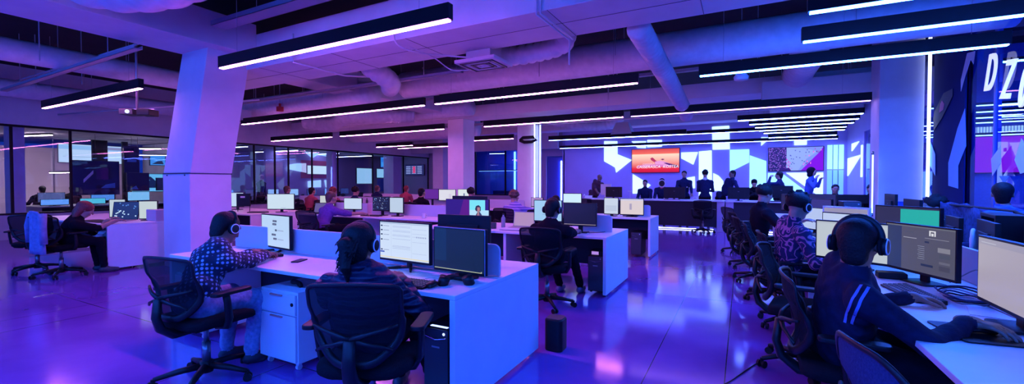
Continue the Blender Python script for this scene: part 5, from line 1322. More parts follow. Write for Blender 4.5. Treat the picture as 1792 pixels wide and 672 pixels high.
# ----- far left desk
monitor('narrow white monitor leaning on the far left desk', -10.15, 3.72, 40, .26, .34, base=(.52, .62, .66), lift=.03)
o = thing('laptop', 'open laptop with blue code on the far left desk', 'laptop', (-9.75, 3.66, .75), .72)
MB().box(-.18, .18, -.22, .02, .0, .015).build('keyboard_deck', GREYP, o, bevel=.003)
l = MB().hexa([(-.2, .02, .01), (.2, .02, .01), (.2, .03, .01), (-.2, .03, .01), (-.2, .09, .33), (.2, .09, .33), (.2, .10, .33), (-.2, .10, .33)]).build('lid', BLACK, o)
dd = MB().use(scr((.015, .03, .12), 1)).poly([(-.19, .019, .02), (.19, .019, .02), (.19, .087, .32), (-.19, .087, .32)])
q = random.Random(8)
for k in range(22):
    u = q.uniform(-.17, .15); v = q.uniform(.04, .16) if k < 14 else q.uniform(.16, .3); dd.use(scr((.6, .8, 1), 1) if k < 14 else scr((.1, .25, .6), 1)); y = .0185 + (v - .02) * .2267
    dd.poly([(u, y - .001, v), (u + .02, y - .001, v), (u + .02, y - .001 + .004, v + .02), (u, y - .001 + .004, v + .02)])
dd.build('display', None, l)
monitor('white monitor at the pillar side of the far left desk', -9.35, 3.86, 38, .30, .33, base=(.55, .64, .66), lift=.02)
o = thing('desk_lamp', 'pale arched lamp over a mauve box on the far left desk', 'lamp', (-9.15, 4.15, .75))
MB().tube(smooth_path([(-.16, 0, 0), (-.18, 0, .18), (-.05, 0, .36), (.15, 0, .34), (.2, 0, .2)], 6), .012, 8).build('arch', PAPER, o, smooth=True)
MB().cyl((-.16, 0, 0), (-.16, 0, .01), .06, n=16).build('foot', PAPER, o)
o = MB().box(-.17, .17, -.1, .1, 0, .20).build('storage_box', mat('mauve_panel'), bevel=.01); o.location = (-9.18, 4.05 + .02, .75); props(o, 'mauve storage box beside the pillar', 'box')
o.location = (-9.18, 3.92, .75)
o = MB().prism(rrect(-.42, .42, -.14, .14, .1, 5), 0, .012).build('desk_mat', BLACK); o.location = (-9.9, 3.36, .75); props(o, 'dark oval desk mat beside the red haired person', 'mat')
pedestal('small drawer unit under the far left desk', -9.68, -9.28, 3.20, 3.70, .60, 3)
tower('slim black computer tower beside the far left end panel', -9.12, 3.35, 0, .17, .45, .55, .0)
# ----- right bench
def ygrid(): pass
M4 = [(0, 0, .25, 1, (.025, .04, .12)), (.0, .97, 1, 1, (.13, .14, .17)), (.28, .72, .48, .735, (.35, .35, .42)), (.60, .76, .92, .768, (.32, .32, .4)),
      (.66, .82, .68, .93, (.7, .7, .75)), (.73, .82, .75, .93, (.7, .7, .75)), (.66, .91, .75, .935, (.7, .7, .75)), (.69, .82, .72, .88, (.7, .7, .75)), (.60, .66, .66, .70, (.02, .03, .08)), (.78, .50, .94, .60, (.22, .22, .27)), (.80, .38, .94, .46, (.07, .08, .12)), (.80, .26, .94, .31, (.13, .13, .18)), (.80, .12, .94, .22, (.06, .06, .1)), (.55, .15, .72, .2, (.02, .03, .08))]
for k in range(7): M4.append((.50 + (.01 if k % 2 else 0), .30 + .045 * k, .60, .308 + .045 * k, (.3, .33, .42)))
for k in range(3): M4.append((.32 + .04 * k, .84, .345 + .04 * k, .87, (.07, .08, .14)))
monitor('grey screened monitor with a small white emblem on the right bench', 1.05, 3.84, -67, .56, .33, base=(.082, .082, .125), items=M4, lift=.06)
monitor('cream lit monitor behind the head of the headphone wearer at right', .76, 4.20, -32, .52, .31, base=(.50, .56, .60), items=[(.88, .6, .99, .62, (.4, .45, .5)), (0, .95, 1, 1, (.45, .5, .55))], lift=.06)
monitor('nearest pale monitor cut by the picture edge on the right bench', 1.10, 2.84, -90, .60, .335, base=(.38, .34, .42), items=[(0, .9, 1, 1, (.32, .3, .4)), (.05, .93, .3, .94, (.5, .5, .6))], lift=.065)
keyboard('black keyboard under the sleeve on the right bench', .90, 3.42, -82, w=.44)
o = MB().prism(rrect(-.11, .11, -.15, .15, .02, 4), 0, .006).build('mouse_pad', BLACK); o.location = (.92, 2.66, .75); o.rotation_euler = (0, 0, .15); props(o, 'black mouse pad under the reaching hand', 'mouse pad')
mouse('black mouse under the reaching hand on the right bench', .935, 2.66, -80, z=.756)
o = thing('cable_bundle', 'tangled coil of grey and blue cables on the right bench', 'cables', (1.12, 3.36, .752))
for k in range(6):
    rr_ = .07 + .012 * k
    MB().tube([(rr_ * 1.5 * math.cos(a) * .6, rr_ * 1.6 * math.sin(a), .006 + .008 * k + .006 * math.sin(3 * a + k)) for a in [2 * PI * i / 24 for i in range(25)]], .005, 6, caps=False).build('loop', [GREYP, BLACK, FABB][k % 3], o, smooth=True)
wire('grey cable trailing behind the grey screened monitor', [(1.22, 3.9, .76), (1.25, 3.6, .9), (1.2, 3.45, .8), (1.18, 3.3, .757), (1.2, 3.0, .757)], .004, GREYP)
o = MB().box(-.08, .08, -.05, .05, 0, .045).build('adapter', BLACK, bevel=.008); o.location = (.93, 3.95, .75); props(o, 'black adapter beside the stand of the grey screened monitor', 'adapter')
# things across the divider: backs of monitors, towers on the desk
backs = [(1.66, 3.0, 88, .55, .34, .05), (1.64, 3.75, 92, .55, .34, .05), (1.60, 4.46, 80, .55, .34, .05), (1.62, 5.1, 84, .40, .33, .05)]
lbs = ['black monitor back beyond the divider at the picture edge', 'tall black monitor back behind the divider on the right bench', 'black monitor back left of the tall one, beyond the divider', 'farthest black monitor back of the near right bench']
for (x, y, f_, w_, h_, l_), lb in zip(backs, lbs): monitor(lb, x, y, f_, w_, h_, lift=l_)
tower('black tower standing on the bench behind the upright light line', 1.62, 5.72, 0, .2, .3, .36, .75)
def rack(label, x, y, rz, w, h, d):
    o = thing('equipment_rack', label, 'frame', (x, y, .75), rz)
    for sx in (-1, 1): MB().box(sx * w / 2 - .02, sx * w / 2 + .02, -d / 2, d / 2, 0, h).build('upright', BLACK, o, bevel=.004)
    MB().box(-w / 2, w / 2, -d / 2, d / 2, h - .03, h).build('top_bar', BLACK, o, bevel=.004); MB().box(-w / 2 + .03, w / 2 - .03, -d / 2 + .02, -d / 2 + .03, h * .45, h * .85).build('inner_panel', DARKG, o, bevel=.003)
    return o
rack('open black equipment frame beyond the divider', 1.86, 4.95, 1.4, .46, .42, .18)
rack('smaller open black frame near the dark cloth', 1.84, 4.2, 1.5, .40, .40, .18)
# dark cloth draped along the glass front
cl = MB(); NX, NY = 34, 8
for i in range(NX + 1):
    y = 4.5 + 2.9 * i / NX
    zt = .98 + .21 * min(1, i / NX * 1.5) + .01 * math.sin(i * 1.7)
    for j in range(NY + 1):
        v = j / NY; cl.v.append((2.12 + .05 * math.sin(i * 1.1 + v * 2) * v + .18 * v * v * 0 + .02 * math.sin(i * .6), y + .03 * math.sin(v * 5), zt - v * (zt - .45)))
for i in range(NX):
    for j in range(NY): a = i * (NY + 1) + j; cl.face((a, a + NY + 1, a + NY + 2, a + 1))
o = cl.build('draped_cloth', mat('navy_cloth', (.03, .05, .14), .85, noise=.5, nscale=25, bump=.6), smooth=True); sm = o.modifiers.new('s', 'SOLIDIFY'); sm.thickness = .012
props(o, 'dark patterned cloth draped over a rail along the glass front', 'cloth')
rl = thing('clothes_rail', 'low dark rail carrying the draped cloth', 'rail', (2.12, 5.95, 0))
MB().cyl((0, -1.45, .97), (0, -.5, 1.17), .012, n=8).cyl((0, -.5, 1.17), (0, 1.45, 1.17), .012, n=8).build('bar', BLACKM, rl)
for y, zz in ((-1.42, .97), (-.5, 1.17), (1.42, 1.17)): MB().cyl((0, y, 0), (0, y, zz), .014, n=8).build('post', BLACKM, rl)
o = thing('table_fan', 'pale round desk fan behind the grey screened monitor', 'fan', (1.48, 4.35, .75), 1.2)
MB().tube([(.13 * math.cos(a), 0, .2 + .13 * math.sin(a)) for a in [2 * PI * i / 28 for i in range(29)]], .012, 8, caps=False).build('ring', PAPER, o, smooth=True)
MB().cyl((0, .0, .2), (0, .06, .2), .035, n=16).build('hub', FABB, o); MB().cyl((0, .03, 0), (0, .03, .08), .015).cyl((0, .03, 0), (0, .03, .015), .07).build('foot', PAPER, o)
for k in range(4):
    a = k * PI / 2 + .4; MB().ell((.06 * math.cos(a), .01, .2 + .06 * math.sin(a)), (.05, .008, .035), 10, 6).build('blade', PAPER, o, smooth=True)
# second right bench monitors
monitor('grey monitor in a white frame on the second right bench', 1.03, 6.1, -42, .50, .33, base=(.30, .28, .42), lift=.07, frame=WHITE, border=.018, chin=.018)
o = MB().box(-.11, .11, -.006, .006, 0, .30).build('folder', mat('blue_folder', (.04, .08, .5), .5), bevel=.002); o.location = (.95, 5.62, .75); o.rotation_euler = (0, 0, -.5); props(o, 'upright blue folder before the white framed monitor', 'folder')
monitor('monitor with a teal banner behind the headphone wearer', 1.18, 4.62, -55, .52, .34, base=(.03, .03, .09), items=[(.42, 0, 1, .96, (.02, .42, .38))], lift=.14)
monitor('white monitor beside the tattoo print shirt', .92, 5.55, -50, .46, .30, base=(.50, .60, .85), lift=.06) 
monitor('wide pale monitor before the person in the print shirt', .82, 6.9, -60, .56, .30, base=(.45, .55, .85), lift=.05)
monitor('black monitor back on the second right bench', 1.66, 6.3, 90, .52, .33, lift=.16)
monitor('black monitor back further along the second right bench', 1.66, 7.1, 88, .52, .33, lift=.20)
monitor('dark blue monitor near the far end of the right row', 1.0, 7.7, -60, .46, .32, base=(.03, .03, .22), lift=.12)
monitor('dark monitor at the corner of the far right bench', .85, 9.6, -40, .5, .32, base=(.02, .02, .1), lift=.14)
monitor('second dark monitor of the far right bench', 1.3, 10.0, -20, .5, .32, base=(.02, .02, .12), lift=.14)
monitor('white topped monitor back of the far right bench', 1.0, 10.6, 200, .5, .3, lift=.14, frame=WHITE)
tower('blue lit tower on the second right bench', 1.3, 7.45, 0, .2, .34, .42, .75)
o = MB().box(-.26, .26, -.012, .012, 0, .42).build('picture_board', mat('blue_pattern_board', (.02, .05, .30), .5, noise=.8, nscale=9), bevel=.004); o.location = (1.98, 7.6, .75); props(o, 'dark blue patterned board leaning beside the dark haired head', 'board'); o.rotation_euler = (0, 0, -.2)
pt = thing('potted_plant', 'small dark plant beside the thin upright light', 'plant', (1.86, 7.9, .75))
MB().tube([(0, 0, 0), (0, 0, .1)], [.035, .05], 12).build('pot', DARKG, pt)
lf = MB(); q = random.Random(2)
for k in range(18):
    a = q.uniform(0, 6.28); r = q.uniform(.05, .13); z = q.uniform(.14, .3); c_ = (r * math.cos(a), r * math.sin(a), z)
    n_ = (-math.sin(a) * .03, math.cos(a) * .03, 0)
    lf.poly([(0, 0, .1), (c_[0] * .6 + n_[0], c_[1] * .6 + n_[1], z * .8), c_, (c_[0] * .6 - n_[0], c_[1] * .6 - n_[1], z * .8)])
lf.build('leaves', mat('dark_leaf', (.02, .08, .05), .6), pt)
for lb_, xa, xb in (('white strip light on the floor under the long counter', -2.4, -.75), ('white strip light on the floor under the second counter', -.1, 1.4)):
    ls = thing('strip_light', lb_, 'light', ((xa + xb) / 2, 14.3, 0))
    MB().box(-(xb - xa) / 2, (xb - xa) / 2, -.02, .02, 0, .02).build('channel', STEEL, ls)
    MB().box(-(xb - xa) / 2 + .01, (xb - xa) / 2 - .01, -.022, .015, .018, .035).build('diffuser', glow('floor_strip', (.5, .55, 1), 9), ls)
# counter equipment
CB = [(-3.72, 14.2, 180 - 5, .55, 'dark laptop-like monitor back at the left of the counter'), (-1.85, 14.2, 180, .62, 'wide black monitor back before the person in the white emblem top'),
      (-.1, 14.2, 180, .56, 'black monitor back at the start of the second counter'), (.95, 14.2, 180, .56, 'tall black monitor back under the flower television')]
for i, (x, y, f_, w_, lb) in enumerate(CB): monitor(lb, x, y, f_, w_, .34, z=.90, lift=.05 if i < 3 else .10)
monitor('monitor back in a white frame beside the leaning man', -4.05, 14.45, 160, .42, .36, z=.90, lift=.12, frame=WHITE, logo=False)
o = thing('desk_phone', 'white desk phone on the left end of the counter', 'phone', (-4.55, 14.1, .90), .2)
MB().hexa([(-.12, -.1, 0), (.12, -.1, 0), (.12, .1, 0), (-.12, .1, 0), (-.12, -.1, .03), (.12, -.1, .03), (.12, .1, .1), (-.12, .1, .1)]).build('body', PAPER, o, bevel=.006); MB().tube([(-.14, -.08, .06), (-.14, 0, .1), (-.14, .08, .12)], .02, 8).build('handset', PAPER, o, smooth=True)
def headset_stand(label, x, y, z=.9):
    o = thing('headset_stand', label, 'stand', (x, y, z), .2)
    MB().cyl((0, 0, 0), (0, 0, .25), .008).box(-.06, .06, -.04, .04, 0, .012).box(-.08, .08, -.012, .012, .24, .26).build('stand', PAPER, o)
    return o
headset_stand('small white T shaped stand on the counter', -3.18, 14.15)
o = thing('ring_mirror', 'white rimmed round mirror on a pole on the counter', 'mirror', (-2.22, 14.2, .9))
MB().tube([(.10 * math.cos(a), 0, .50 + .11 * math.sin(a)) for a in [2 * PI * i / 24 for i in range(25)]], .016, 8, caps=False).build('rim', PAPER, o, smooth=True); MB().cyl((.0, .005, .5), (0, .012, .5), .09, n=20).build('disc', BLACK, o); MB().cyl((.07, 0, 0), (.07, 0, .44), .012, n=8).build('pole', PAPER, o)
o = MB().tube([(.06 * math.cos(a), 0, .09 + .085 * math.sin(a)) for a in [PI * i / 16 for i in range(17)]] , .014, 8).build('headphone_holder', PAPER, smooth=True); o.location = (-1.25, 14.1, .9 - .075); props(o, 'white arched holder on the counter beside the empty chair', 'holder')
for i, (x, y, n_) in enumerate(((-.62, 14.1, 6), (-.30, 14.15, 4), (-3.4, 14.05, 3), (-2.6, 14.05, 3), (.4, 14.1, 4), (1.5, 14.2, 6))):
    sheet(['thick', 'middle', 'thin', 'second thin', 'loose', 'last'][i] + ' stack of papers on the counter desks, ' + ['by the bending man', 'under the black monitor', 'by the T stand', 'by the round mirror', 'before the beanie wearer', 'below the flower television'][i], x, y, 10 * i, z=.90, n=n_)
keyboard('keyboard on the counter under the orange television', -1.9, 14.08, 180, z=.9, m=GREYP, keym=PAPER)
keyboard('keyboard on the second counter', .9, 14.06, 180, z=.9)
o = MB().box(-.35, .35, -.2, .2, 0, .06).build('equipment_box', WHITE, bevel=.01); o.location = (1.45, 12.1, .93); props(o, 'white flat case on a mauve cabinet near the counter', 'case')
o = thing('cabinet', 'mauve cabinet under the white flat case', 'cabinet', (1.45, 12.1, 0))
MB().box(-.38, .38, -.22, .22, .02, .93).build('body', mat('mauve_panel'), o, bevel=.006); MB().box(-.36, -.005, -.235, -.22, .05, .9).build('door', mat('mauve_panel'), o, bevel=.003); MB().box(.005, .36, -.235, -.22, .05, .9).build('door', mat('mauve_panel'), o, bevel=.003)
o = thing('television_bar', 'long black screen seen edge on at the end of the right row', 'monitor', (2.25, 12.6, .95), -.1)
MB().box(-.6, .6, -.03, .03, 0, .2).build('housing', BLACK, o, bevel=.006); MB().box(-.5, -.35, -.032, -.03, .08, .10).build('lettering', GREYP, o); MB().box(-.05, .05, -.02, .02, -.2, 0).box(-.2, .2, -.1, .1, -.2, -.18).build('stand', BLACK, o)
bench('small table under the long black screen', 1.7, 2.9, 12.3, 12.9, divider=False, modesty=False)

# ---------------------------------------------------------------- small things on the desks
def mug(label, x, y, z=.75, m=None):
    o = thing('mug', label, 'mug', (x, y, z), random.random() * 6)
    MB().tube([(0, 0, 0), (0, 0, .004), (0, 0, .09), (0, 0, .095), (0, 0, .09), (0, 0, .01)], [.034, .038, .040, .038, .035, .03], 16, caps=True).build('cup', m or PAPER, o, smooth=True)
    MB().tube([(.038, 0, .07), (.06, 0, .068), (.066, 0, .045), (.055, 0, .025), (.038, 0, .024)], .005, 6).build('handle', m or PAPER, o, smooth=True)
def bottle(label, x, y, z=.75, m=None):
    o = thing('bottle', label, 'bottle', (x, y, z))
    MB().tube([(0, 0, 0), (0, 0, .005), (0, 0, .14), (0, 0, .17), (0, 0, .19)], [.028, .032, .032, .014, .012], 14).build('body', m or GREYP, o, smooth=True)
    MB().cyl((0, 0, .19), (0, 0, .21), .014, n=12).build('cap', BLACK, o)
mug('pale mug on the third desk before the pale lined monitor', -2.75, 8.75)
mug('small mug on the purple shirt desk', -5.3, 6.5)
mug('dark mug near the corner of the second desk', -3.2, 5.5, m=DARKG)
mug('white mug behind the keyboard of the second right bench', .95, 6.55)
bottle('grey bottle beside the video of the woman', -3.18, 5.75)
bottle('tall bottle in the row before the middle pillar', -6.2, 9.8, m=mat('pink_card'))
bottle('dark bottle on the far bench before the offices', -10.0, 9.6, m=DARKG)
bottle('bottle on the pink lit desk near the tripod', -11.8, 6.1)
bottle('dark bottle on the bench beside the teal banner monitor', 1.45, 4.75, m=DARKG)
sheet('white sheet of paper on the purple shirt desk', -5.6, 6.45, 20)
sheet('loose sheet on the second desk near the laptop', -3.1, 5.4, -15)
sheet('small paper stack on the third desk', -3.6, 8.75, 10, n=4)
sheet('paper stack on the second right bench', .85, 7.35, 10, n=5)
sheet('sheet under the cables on the near right bench', 1.2, 3.1, 80)
o = thing('phone', 'dark phone lying by the hands of the plaid shirt sitter', 'phone', (-3.35, 2.45, .75), .4)
MB().prism(rrect(-.035, .035, -.075, .075, .01, 3), 0, .009).build('body', BLACK, o)
keyboard('dark keyboard before the squarish monitor', -3.90, 2.50, -8, w=.40)
keyboard('dark keyboard on the pink lit desk', -9.6, 6.0, 20)
keyboard('dark keyboard on the second right bench', .86, 6.6, -80)
o = MB().box(-.2, .2, -.14, .14, 0, .24).box(-.21, .21, -.15, .15, .22, .26).build('carton', mat('brown_carton', (.35, .2, .14), .8), bevel=.004); o.location = (-4.5, 2.95, .75); props(o, 'low brown carton at the left end of the nearest desk', 'box'); o.scale = (.5, .5, .35)
# ================================================================= CHAIRS AND PEOPLE
PL = bpy.data.materials.new('plaid_shirt'); PL.use_nodes = True
def _plaid():
    nt = PL.node_tree; b = nt.nodes['Principled BSDF']; N = nt.nodes.new; L = nt.links.new
    tc = N('ShaderNodeTexCoord'); v = N('ShaderNodeTexVoronoi'); v.inputs['Scale'].default_value = 34; v.inputs['Randomness'].default_value = .18
    mp = N('ShaderNodeMapping'); mp.inputs['Rotation'].default_value = (.2, .3, .5); L(tc.outputs['Object'], mp.inputs[0]); L(mp.outputs[0], v.inputs['Vector'])
    n = N('ShaderNodeTexNoise'); n.inputs['Scale'].default_value = 9; L(tc.outputs['Object'], n.inputs['Vector'])
    ad = N('ShaderNodeMath'); ad.operation = 'MULTIPLY_ADD'; ad.inputs[1].default_value = .35; ad.inputs[2].default_value = -.17; L(n.outputs['Fac'], ad.inputs[0])
    s2 = N('ShaderNodeMath'); s2.operation = 'ADD'; L(v.outputs['Distance'], s2.inputs[0]); L(ad.outputs[0], s2.inputs[1])
    r = N('ShaderNodeValToRGB'); e = r.color_ramp.elements
    e[0].position = .24; e[0].color = (.42, .48, .68, 1); e[1].position = .42; e[1].color = (.010, .014, .045, 1)
    L(s2.outputs[0], r.inputs['Fac']); L(r.outputs[0], b.inputs['Base Color']); b.inputs['Roughness'].default_value = .9
_plaid()
def stripes(name, c0, c1, f=90, axis='Z', noise=.0):
    m = bpy.data.materials.new(name); m.use_nodes = True; nt = m.node_tree; b = nt.nodes['Principled BSDF']; N = nt.nodes.new; L = nt.links.new
    tc = N('ShaderNodeTexCoord'); sp = N('ShaderNodeSeparateXYZ'); L(tc.outputs['Object'], sp.inputs[0])
    n = N('ShaderNodeTexNoise'); n.inputs['Scale'].default_value = 6; L(tc.outputs['Object'], n.inputs['Vector'])
    k0 = N('ShaderNodeMath'); k0.operation = 'MULTIPLY_ADD'; k0.inputs[1].default_value = f; L(sp.outputs[axis], k0.inputs[0])
    k1 = N('ShaderNodeMath'); k1.operation = 'MULTIPLY'; k1.inputs[1].default_value = noise; L(n.outputs['Fac'], k1.inputs[0]); L(k1.outputs[0], k0.inputs[2])
    k = N('ShaderNodeMath'); k.operation = 'SINE'; L(k0.outputs[0], k.inputs[0])
    r = N('ShaderNodeValToRGB'); r.color_ramp.elements[0].position = .4; r.color_ramp.elements[0].color = (*c0, 1); r.color_ramp.elements[1].position = .75; r.color_ramp.elements[1].color = (*c1, 1)
    L(k.outputs[0], r.inputs['Fac']); L(r.outputs[0], b.inputs['Base Color']); b.inputs['Roughness'].default_value = .9
    return m
STR = stripes('blue_striped_shirt', (.16, .14, .5), (.5, .45, .75), 120)
STRN = stripes('navy_striped_shirt', (.04, .08, .30), (.10, .18, .5), 130, 'Z', 12)
NAVY = mat('navy_jacket', (.006, .008, .022), .6, spec=.3, noise=.3, nscale=40, bump=.2)
NAVY2 = mat('navy_sweatshirt', (.006, .009, .032), .85, spec=.2, noise=.3, nscale=30, bump=.3)
def _quilt():
    nt = NAVYP.node_tree; b = nt.nodes['Principled BSDF']; N = nt.nodes.new; L = nt.links.new
    tc = N('ShaderNodeTexCoord'); w = N('ShaderNodeTexWave'); w.bands_direction = 'Z'; w.inputs['Scale'].default_value = 6.5; w.inputs['Distortion'].default_value = 1.2; w.inputs['Detail Scale'].default_value = 3
    L(tc.outputs['Object'], w.inputs['Vector']); bp = N('ShaderNodeBump'); bp.inputs['Strength'].default_value = .9; bp.inputs['Distance'].default_value = .02
    L(w.outputs['Fac'], bp.inputs['Height']); L(bp.outputs['Normal'], b.inputs['Normal'])
NAVYP = mat('navy_puffer', (.012, .015, .045), .5, spec=.4); _quilt()
JEANS = mat('pale_jeans', (.22, .27, .45), .85, noise=.25, nscale=40, bump=.3)
PURP = mat('purple_shirt', (.13, .05, .30), .85, noise=.15, nscale=25)
BLKT = mat('black_tshirt', (.006, .005, .010), .95, spec=.15, noise=.2, nscale=40)
DKBL = mat('dark_blue_shirt', (.008, .014, .06), .85, spec=.2, noise=.2, nscale=30)
PATT = stripes('print_shirt', (.008, .014, .07), (.45, .16, .30), 60, 'Z', 60)
GREYB = mat('beard_grey', (.25, .2, .2), .8)
WHT = mat('white_collar', (.6, .6, .7), .7)
SNEAK = mat('pale_sneaker', (.14, .16, .28), .6)
RED = mat('red_scarf', (.5, .05, .08), .8)

gch = 'black mesh office chairs'
# 1 plaid shirt
chair(-3.41, 1.74, 8, 'black mesh chair of the sitter in the plaid shirt')
c1 = on_y(395, 393, 2.02)
P1H = (-3.58, 1.98, 1.06)
person('person in a blue plaid shirt leaning over the near desk with headphones', (-3.44, 1.70, .545), P1H, -.12, ((-3.88, 2.36, .80), (-3.62, 2.36, .80)), PL, JEANS, hair='short', pitch=-.45, hyaw=.15, thin=1.1,
       h=.0075, shoes=mat('dark_shoe', (.03, .03, .05), .6), skin=SKIN2, feet=((-3.66, 2.02, .10), (-3.40, 2.06, .10)), knees=((-3.66, 2.06, .53), (-3.38, 2.10, .52)), elbow_out=.9, wrinkle=.003)
headphones('dark headphones with a pale ring on the plaid shirt sitter', P1H, .15, -.45)
# 2 pony tail
chair(-1.80, 1.76, 26, 'black mesh chair seen from behind in front of the pony-tailed person')
P2H = (-2.01, 1.87, 1.05)
p2 = person('person with a dark pony tail and navy puffer jacket typing', (-1.88, 1.80, .545), P2H, .42, ((-2.30, 2.12, .80), (-1.90, 2.13, .80)), NAVYP, BLKT, skin=SKIN2, hair='pony', pitch=-.22, hyaw=.30,
       h=.0075, feet=((-2.1, 2.3, .1), (-1.9, 2.4, .1)), knees=((-2.04, 2.12, .53), (-1.86, 2.18, .53)), elbow_out=.8, thin=1.06, wrinkle=.005, shoulder=.17)
o = MB().tube([(.085 * math.cos(a), .085 * math.sin(a), .012 * math.cos(a)) for a in [2 * PI * i / 20 for i in range(21)]], .030, 8, caps=False, flat=1.0).build('jacket_collar', NAVYP, p2, smooth=True)
o.location = Vector((-1.975, 1.825, .925)) - p2.location
headphones('dark headphones with a bright ring on the pony-tailed person', P2H, .30, -.22)
# 3 black T-shirt
chair(-1.98, 4.62, 4, 'black mesh chair under the sitter in the black T-shirt')
P3H = (-1.98, 4.78, 1.10)
person('person in a black T-shirt with cropped hair at the second desk', (-1.98, 4.62, .55), P3H, 0, ((-2.2, 5.36, .80), (-1.86, 5.42, .80)), BLKT, BLKT, hair='short', pitch=-.15, hyaw=-.1, sleeve=False,
       h=.010, shoes=SNEAK, feet=((-2.1, 5.3, .1), (-1.84, 5.36, .1)), elbow_out=.6, thin=1.05)
headphones('dark headphones on the sitter in the black T-shirt', P3H, -.1, -.15, ringm=GREYP)
# 4 right, dark sweatshirt with stripes
chair(.50, 2.84, -92, 'dark chair of the headphone wearer at the right bench')
P4H = (.500, 2.66, 1.12)
p4 = person('person in a dark sweatshirt and headphones reaching along the right bench', (.47, 2.88, .56), P4H, -PI / 2 + .05, ((.82, 3.12, .795), (.90, 2.66, .80)), NAVY2, BLKT, skin=SKIN2, hair='short', pitch=-.12, hyaw=-PI / 2 + 1.15,
       h=.0075, knees=((.86, 2.93, .54), (.84, 2.60, .54)), feet=((.9, 2.9, .1), (.9, 2.58, .1)), elbow_out=.8, thin=1.08, wrinkle=.0035, hand_u=((1, .3, 0), (.9, -.5, 0)))
headphones('large headphones with pale cups on the wearer at the right bench', P4H, -PI / 2 + 1.15, -.12)
chair(.60, 1.76, -74, 'empty blue fabric chair cut off by the bottom edge', kind=1)
# far left, red hair
chair(-9.14, 2.66, 26, 'black chair of the red haired person')
person('person with long red hair bent over the far left desk', (-9.14, 2.74, .55), (-9.08, 2.92, 1.0), -.3, ((-9.25, 3.25, .80), (-9.02, 3.27, .80)), BLKT, BLKT, hair='long', hairm=HAIRR, pitch=-.5, h=.012, sleeve=False, knees=((-9.2, 3.05, .5), (-8.96, 3.05, .5)), feet=((-9.2, 3.1, .1), (-8.96, 3.1, .1)))
ct = thing('jacket', 'pale jacket hanging over the back of the far left chair', 'jacket', (-8.98, 2.42, 0))
j = MB(); NX, NZ = 12, 10
for jz in range(NZ + 1):
    v = jz / NZ
    for i in range(NX + 1):
        u = -1 + 2 * i / NX
        j.v.append((u * (.20 + .05 * v) + .01 * math.sin(7 * v + i), -.03 - .06 * math.cos(u * 1.4) - .015 * math.sin(i * 1.9), 1.02 - .62 * v - .05 * u * u * (1 - v)))
for jz in range(NZ):
    for i in range(NX): a = jz * (NX + 1) + i; j.face((a, a + 1, a + NX + 2, a + NX + 1))
b_ = j.build('body', mat('pale_jacket_cloth', (.2, .22, .4), .9, noise=.2), ct, smooth=True); b_.modifiers.new('s', 'SOLIDIFY').thickness = .014
for s_ in (-1, 1): MB().tube([(s_ * .2, -.05, .97), (s_ * .27, -.07, .8), (s_ * .28, -.06, .55)], [.05, .045, .04], 8).build('sleeve', mat('pale_jacket_cloth'), ct, smooth=True)
chair(-9.95, 2.62, 60, 'empty black chair left of the red haired person')
# purple shirt
chair(-6.82, 5.35, 6, 'dark chair behind the sitter in the purple shirt')
person('person in a purple shirt seated with back turned mid room', (-6.82, 5.45, .55), (-6.88, 5.72, 1.13), -.1, ((-7.0, 6.3, .80), (-6.45, 6.32, .80)), PURP, BLKT, hair='short', hairm=HAIRG, sleeve=False, h=.013, pitch=-.1)
# striped shirt, curly hair
chair(-4.05, 7.62, -6, 'dark chair of the curly haired sitter')
person('person with curly hair in a blue striped shirt', (-4.02, 7.72, .55), (-4.12, 7.92, 1.13), -.1, ((-4.2, 8.5, .80), (-3.55, 8.35, .85)), STR, BLKT, hair='curly', hairm=HAIRG, sleeve=False, h=.013, pitch=-.1)
person('person with one elbow raised beside the curly haired sitter', (-3.25, 7.55, .55), (-3.18, 7.85, 1.05), .1, ((-3.55, 8.35, .80), (-3.0, 8.38, .80)), mat('tan_shirt', (.4, .22, .2), .8), BLKT, hair='short', h=.014, pitch=-.2)
chair(-3.25, 7.46, 0, 'chair hidden behind the black T-shirt sitter')
# far seats, left and middle
FAR = [(-12.7, 8.75, 1.2, 0, 'short', HAIRG, DKBL, 'seated person nearest the tall standing bald man'),
       (-10.6, 8.75, 1.16, .1, 'curly', HAIRR, mat('red_top', (.35, .05, .08), .8), 'reddish haired person between the far left seats'),
       (-9.75, 8.8, 1.17, -.1, 'fluffy', HAIRB, DKBL, 'dark haired person right of the reddish haired one'),
       (-11.6, 8.8, 1.16, 0, 'short', HAIRB, mat('red_top'), 'person in red behind the pale wide monitor'),
       (-12.0, 11.9, 1.2, 0, 'short', HAIRG, DKBL, 'person at the farthest bench, left seat'),
       (-10.6, 11.9, 1.2, .1, 'short', HAIRR, mat('red_top'), 'person in red at the farthest bench'),
       (-7.4, 8.85, 1.16, 0, 'short', HAIRB, BLKT, 'dark haired person before the white monitors, left'),
       (-5.9, 8.9, 1.16, 0, 'fluffy', HAIRB, BLKT, 'dark silhouette with a headset before the mauve pillar')]
for i, (x, y, z, yw, hr, hm, tp, lb) in enumerate(FAR):
    person(lb, (x, y, .55), (x, y + .14, z), yw, None, tp, BLKT, hair=hr, hairm=hm, h=.018, sleeve=i % 2 == 0)
    chair(x, y - .08, 0, ['black chair under the ' + s for s in ('nearest far left sitter', 'reddish haired sitter', 'dark haired sitter beyond', 'sitter in red behind the pale monitor', 'left sitter of the farthest bench', 'sitter in red at the farthest bench', 'sitter before the white monitors', 'headset silhouette')][i])
person('standing bald man in a dark suit behind the office glass', (-17.4, 11.0, .92), (-17.4, 11.05, 1.64), -1.2, ((-17.5, 11.3, .8), (-17.2, 10.9, .8)), DKBL, BLKT, hair=None, sit=False, h=.016, skin=mat('pale_skin', (.7, .5, .5), .5))
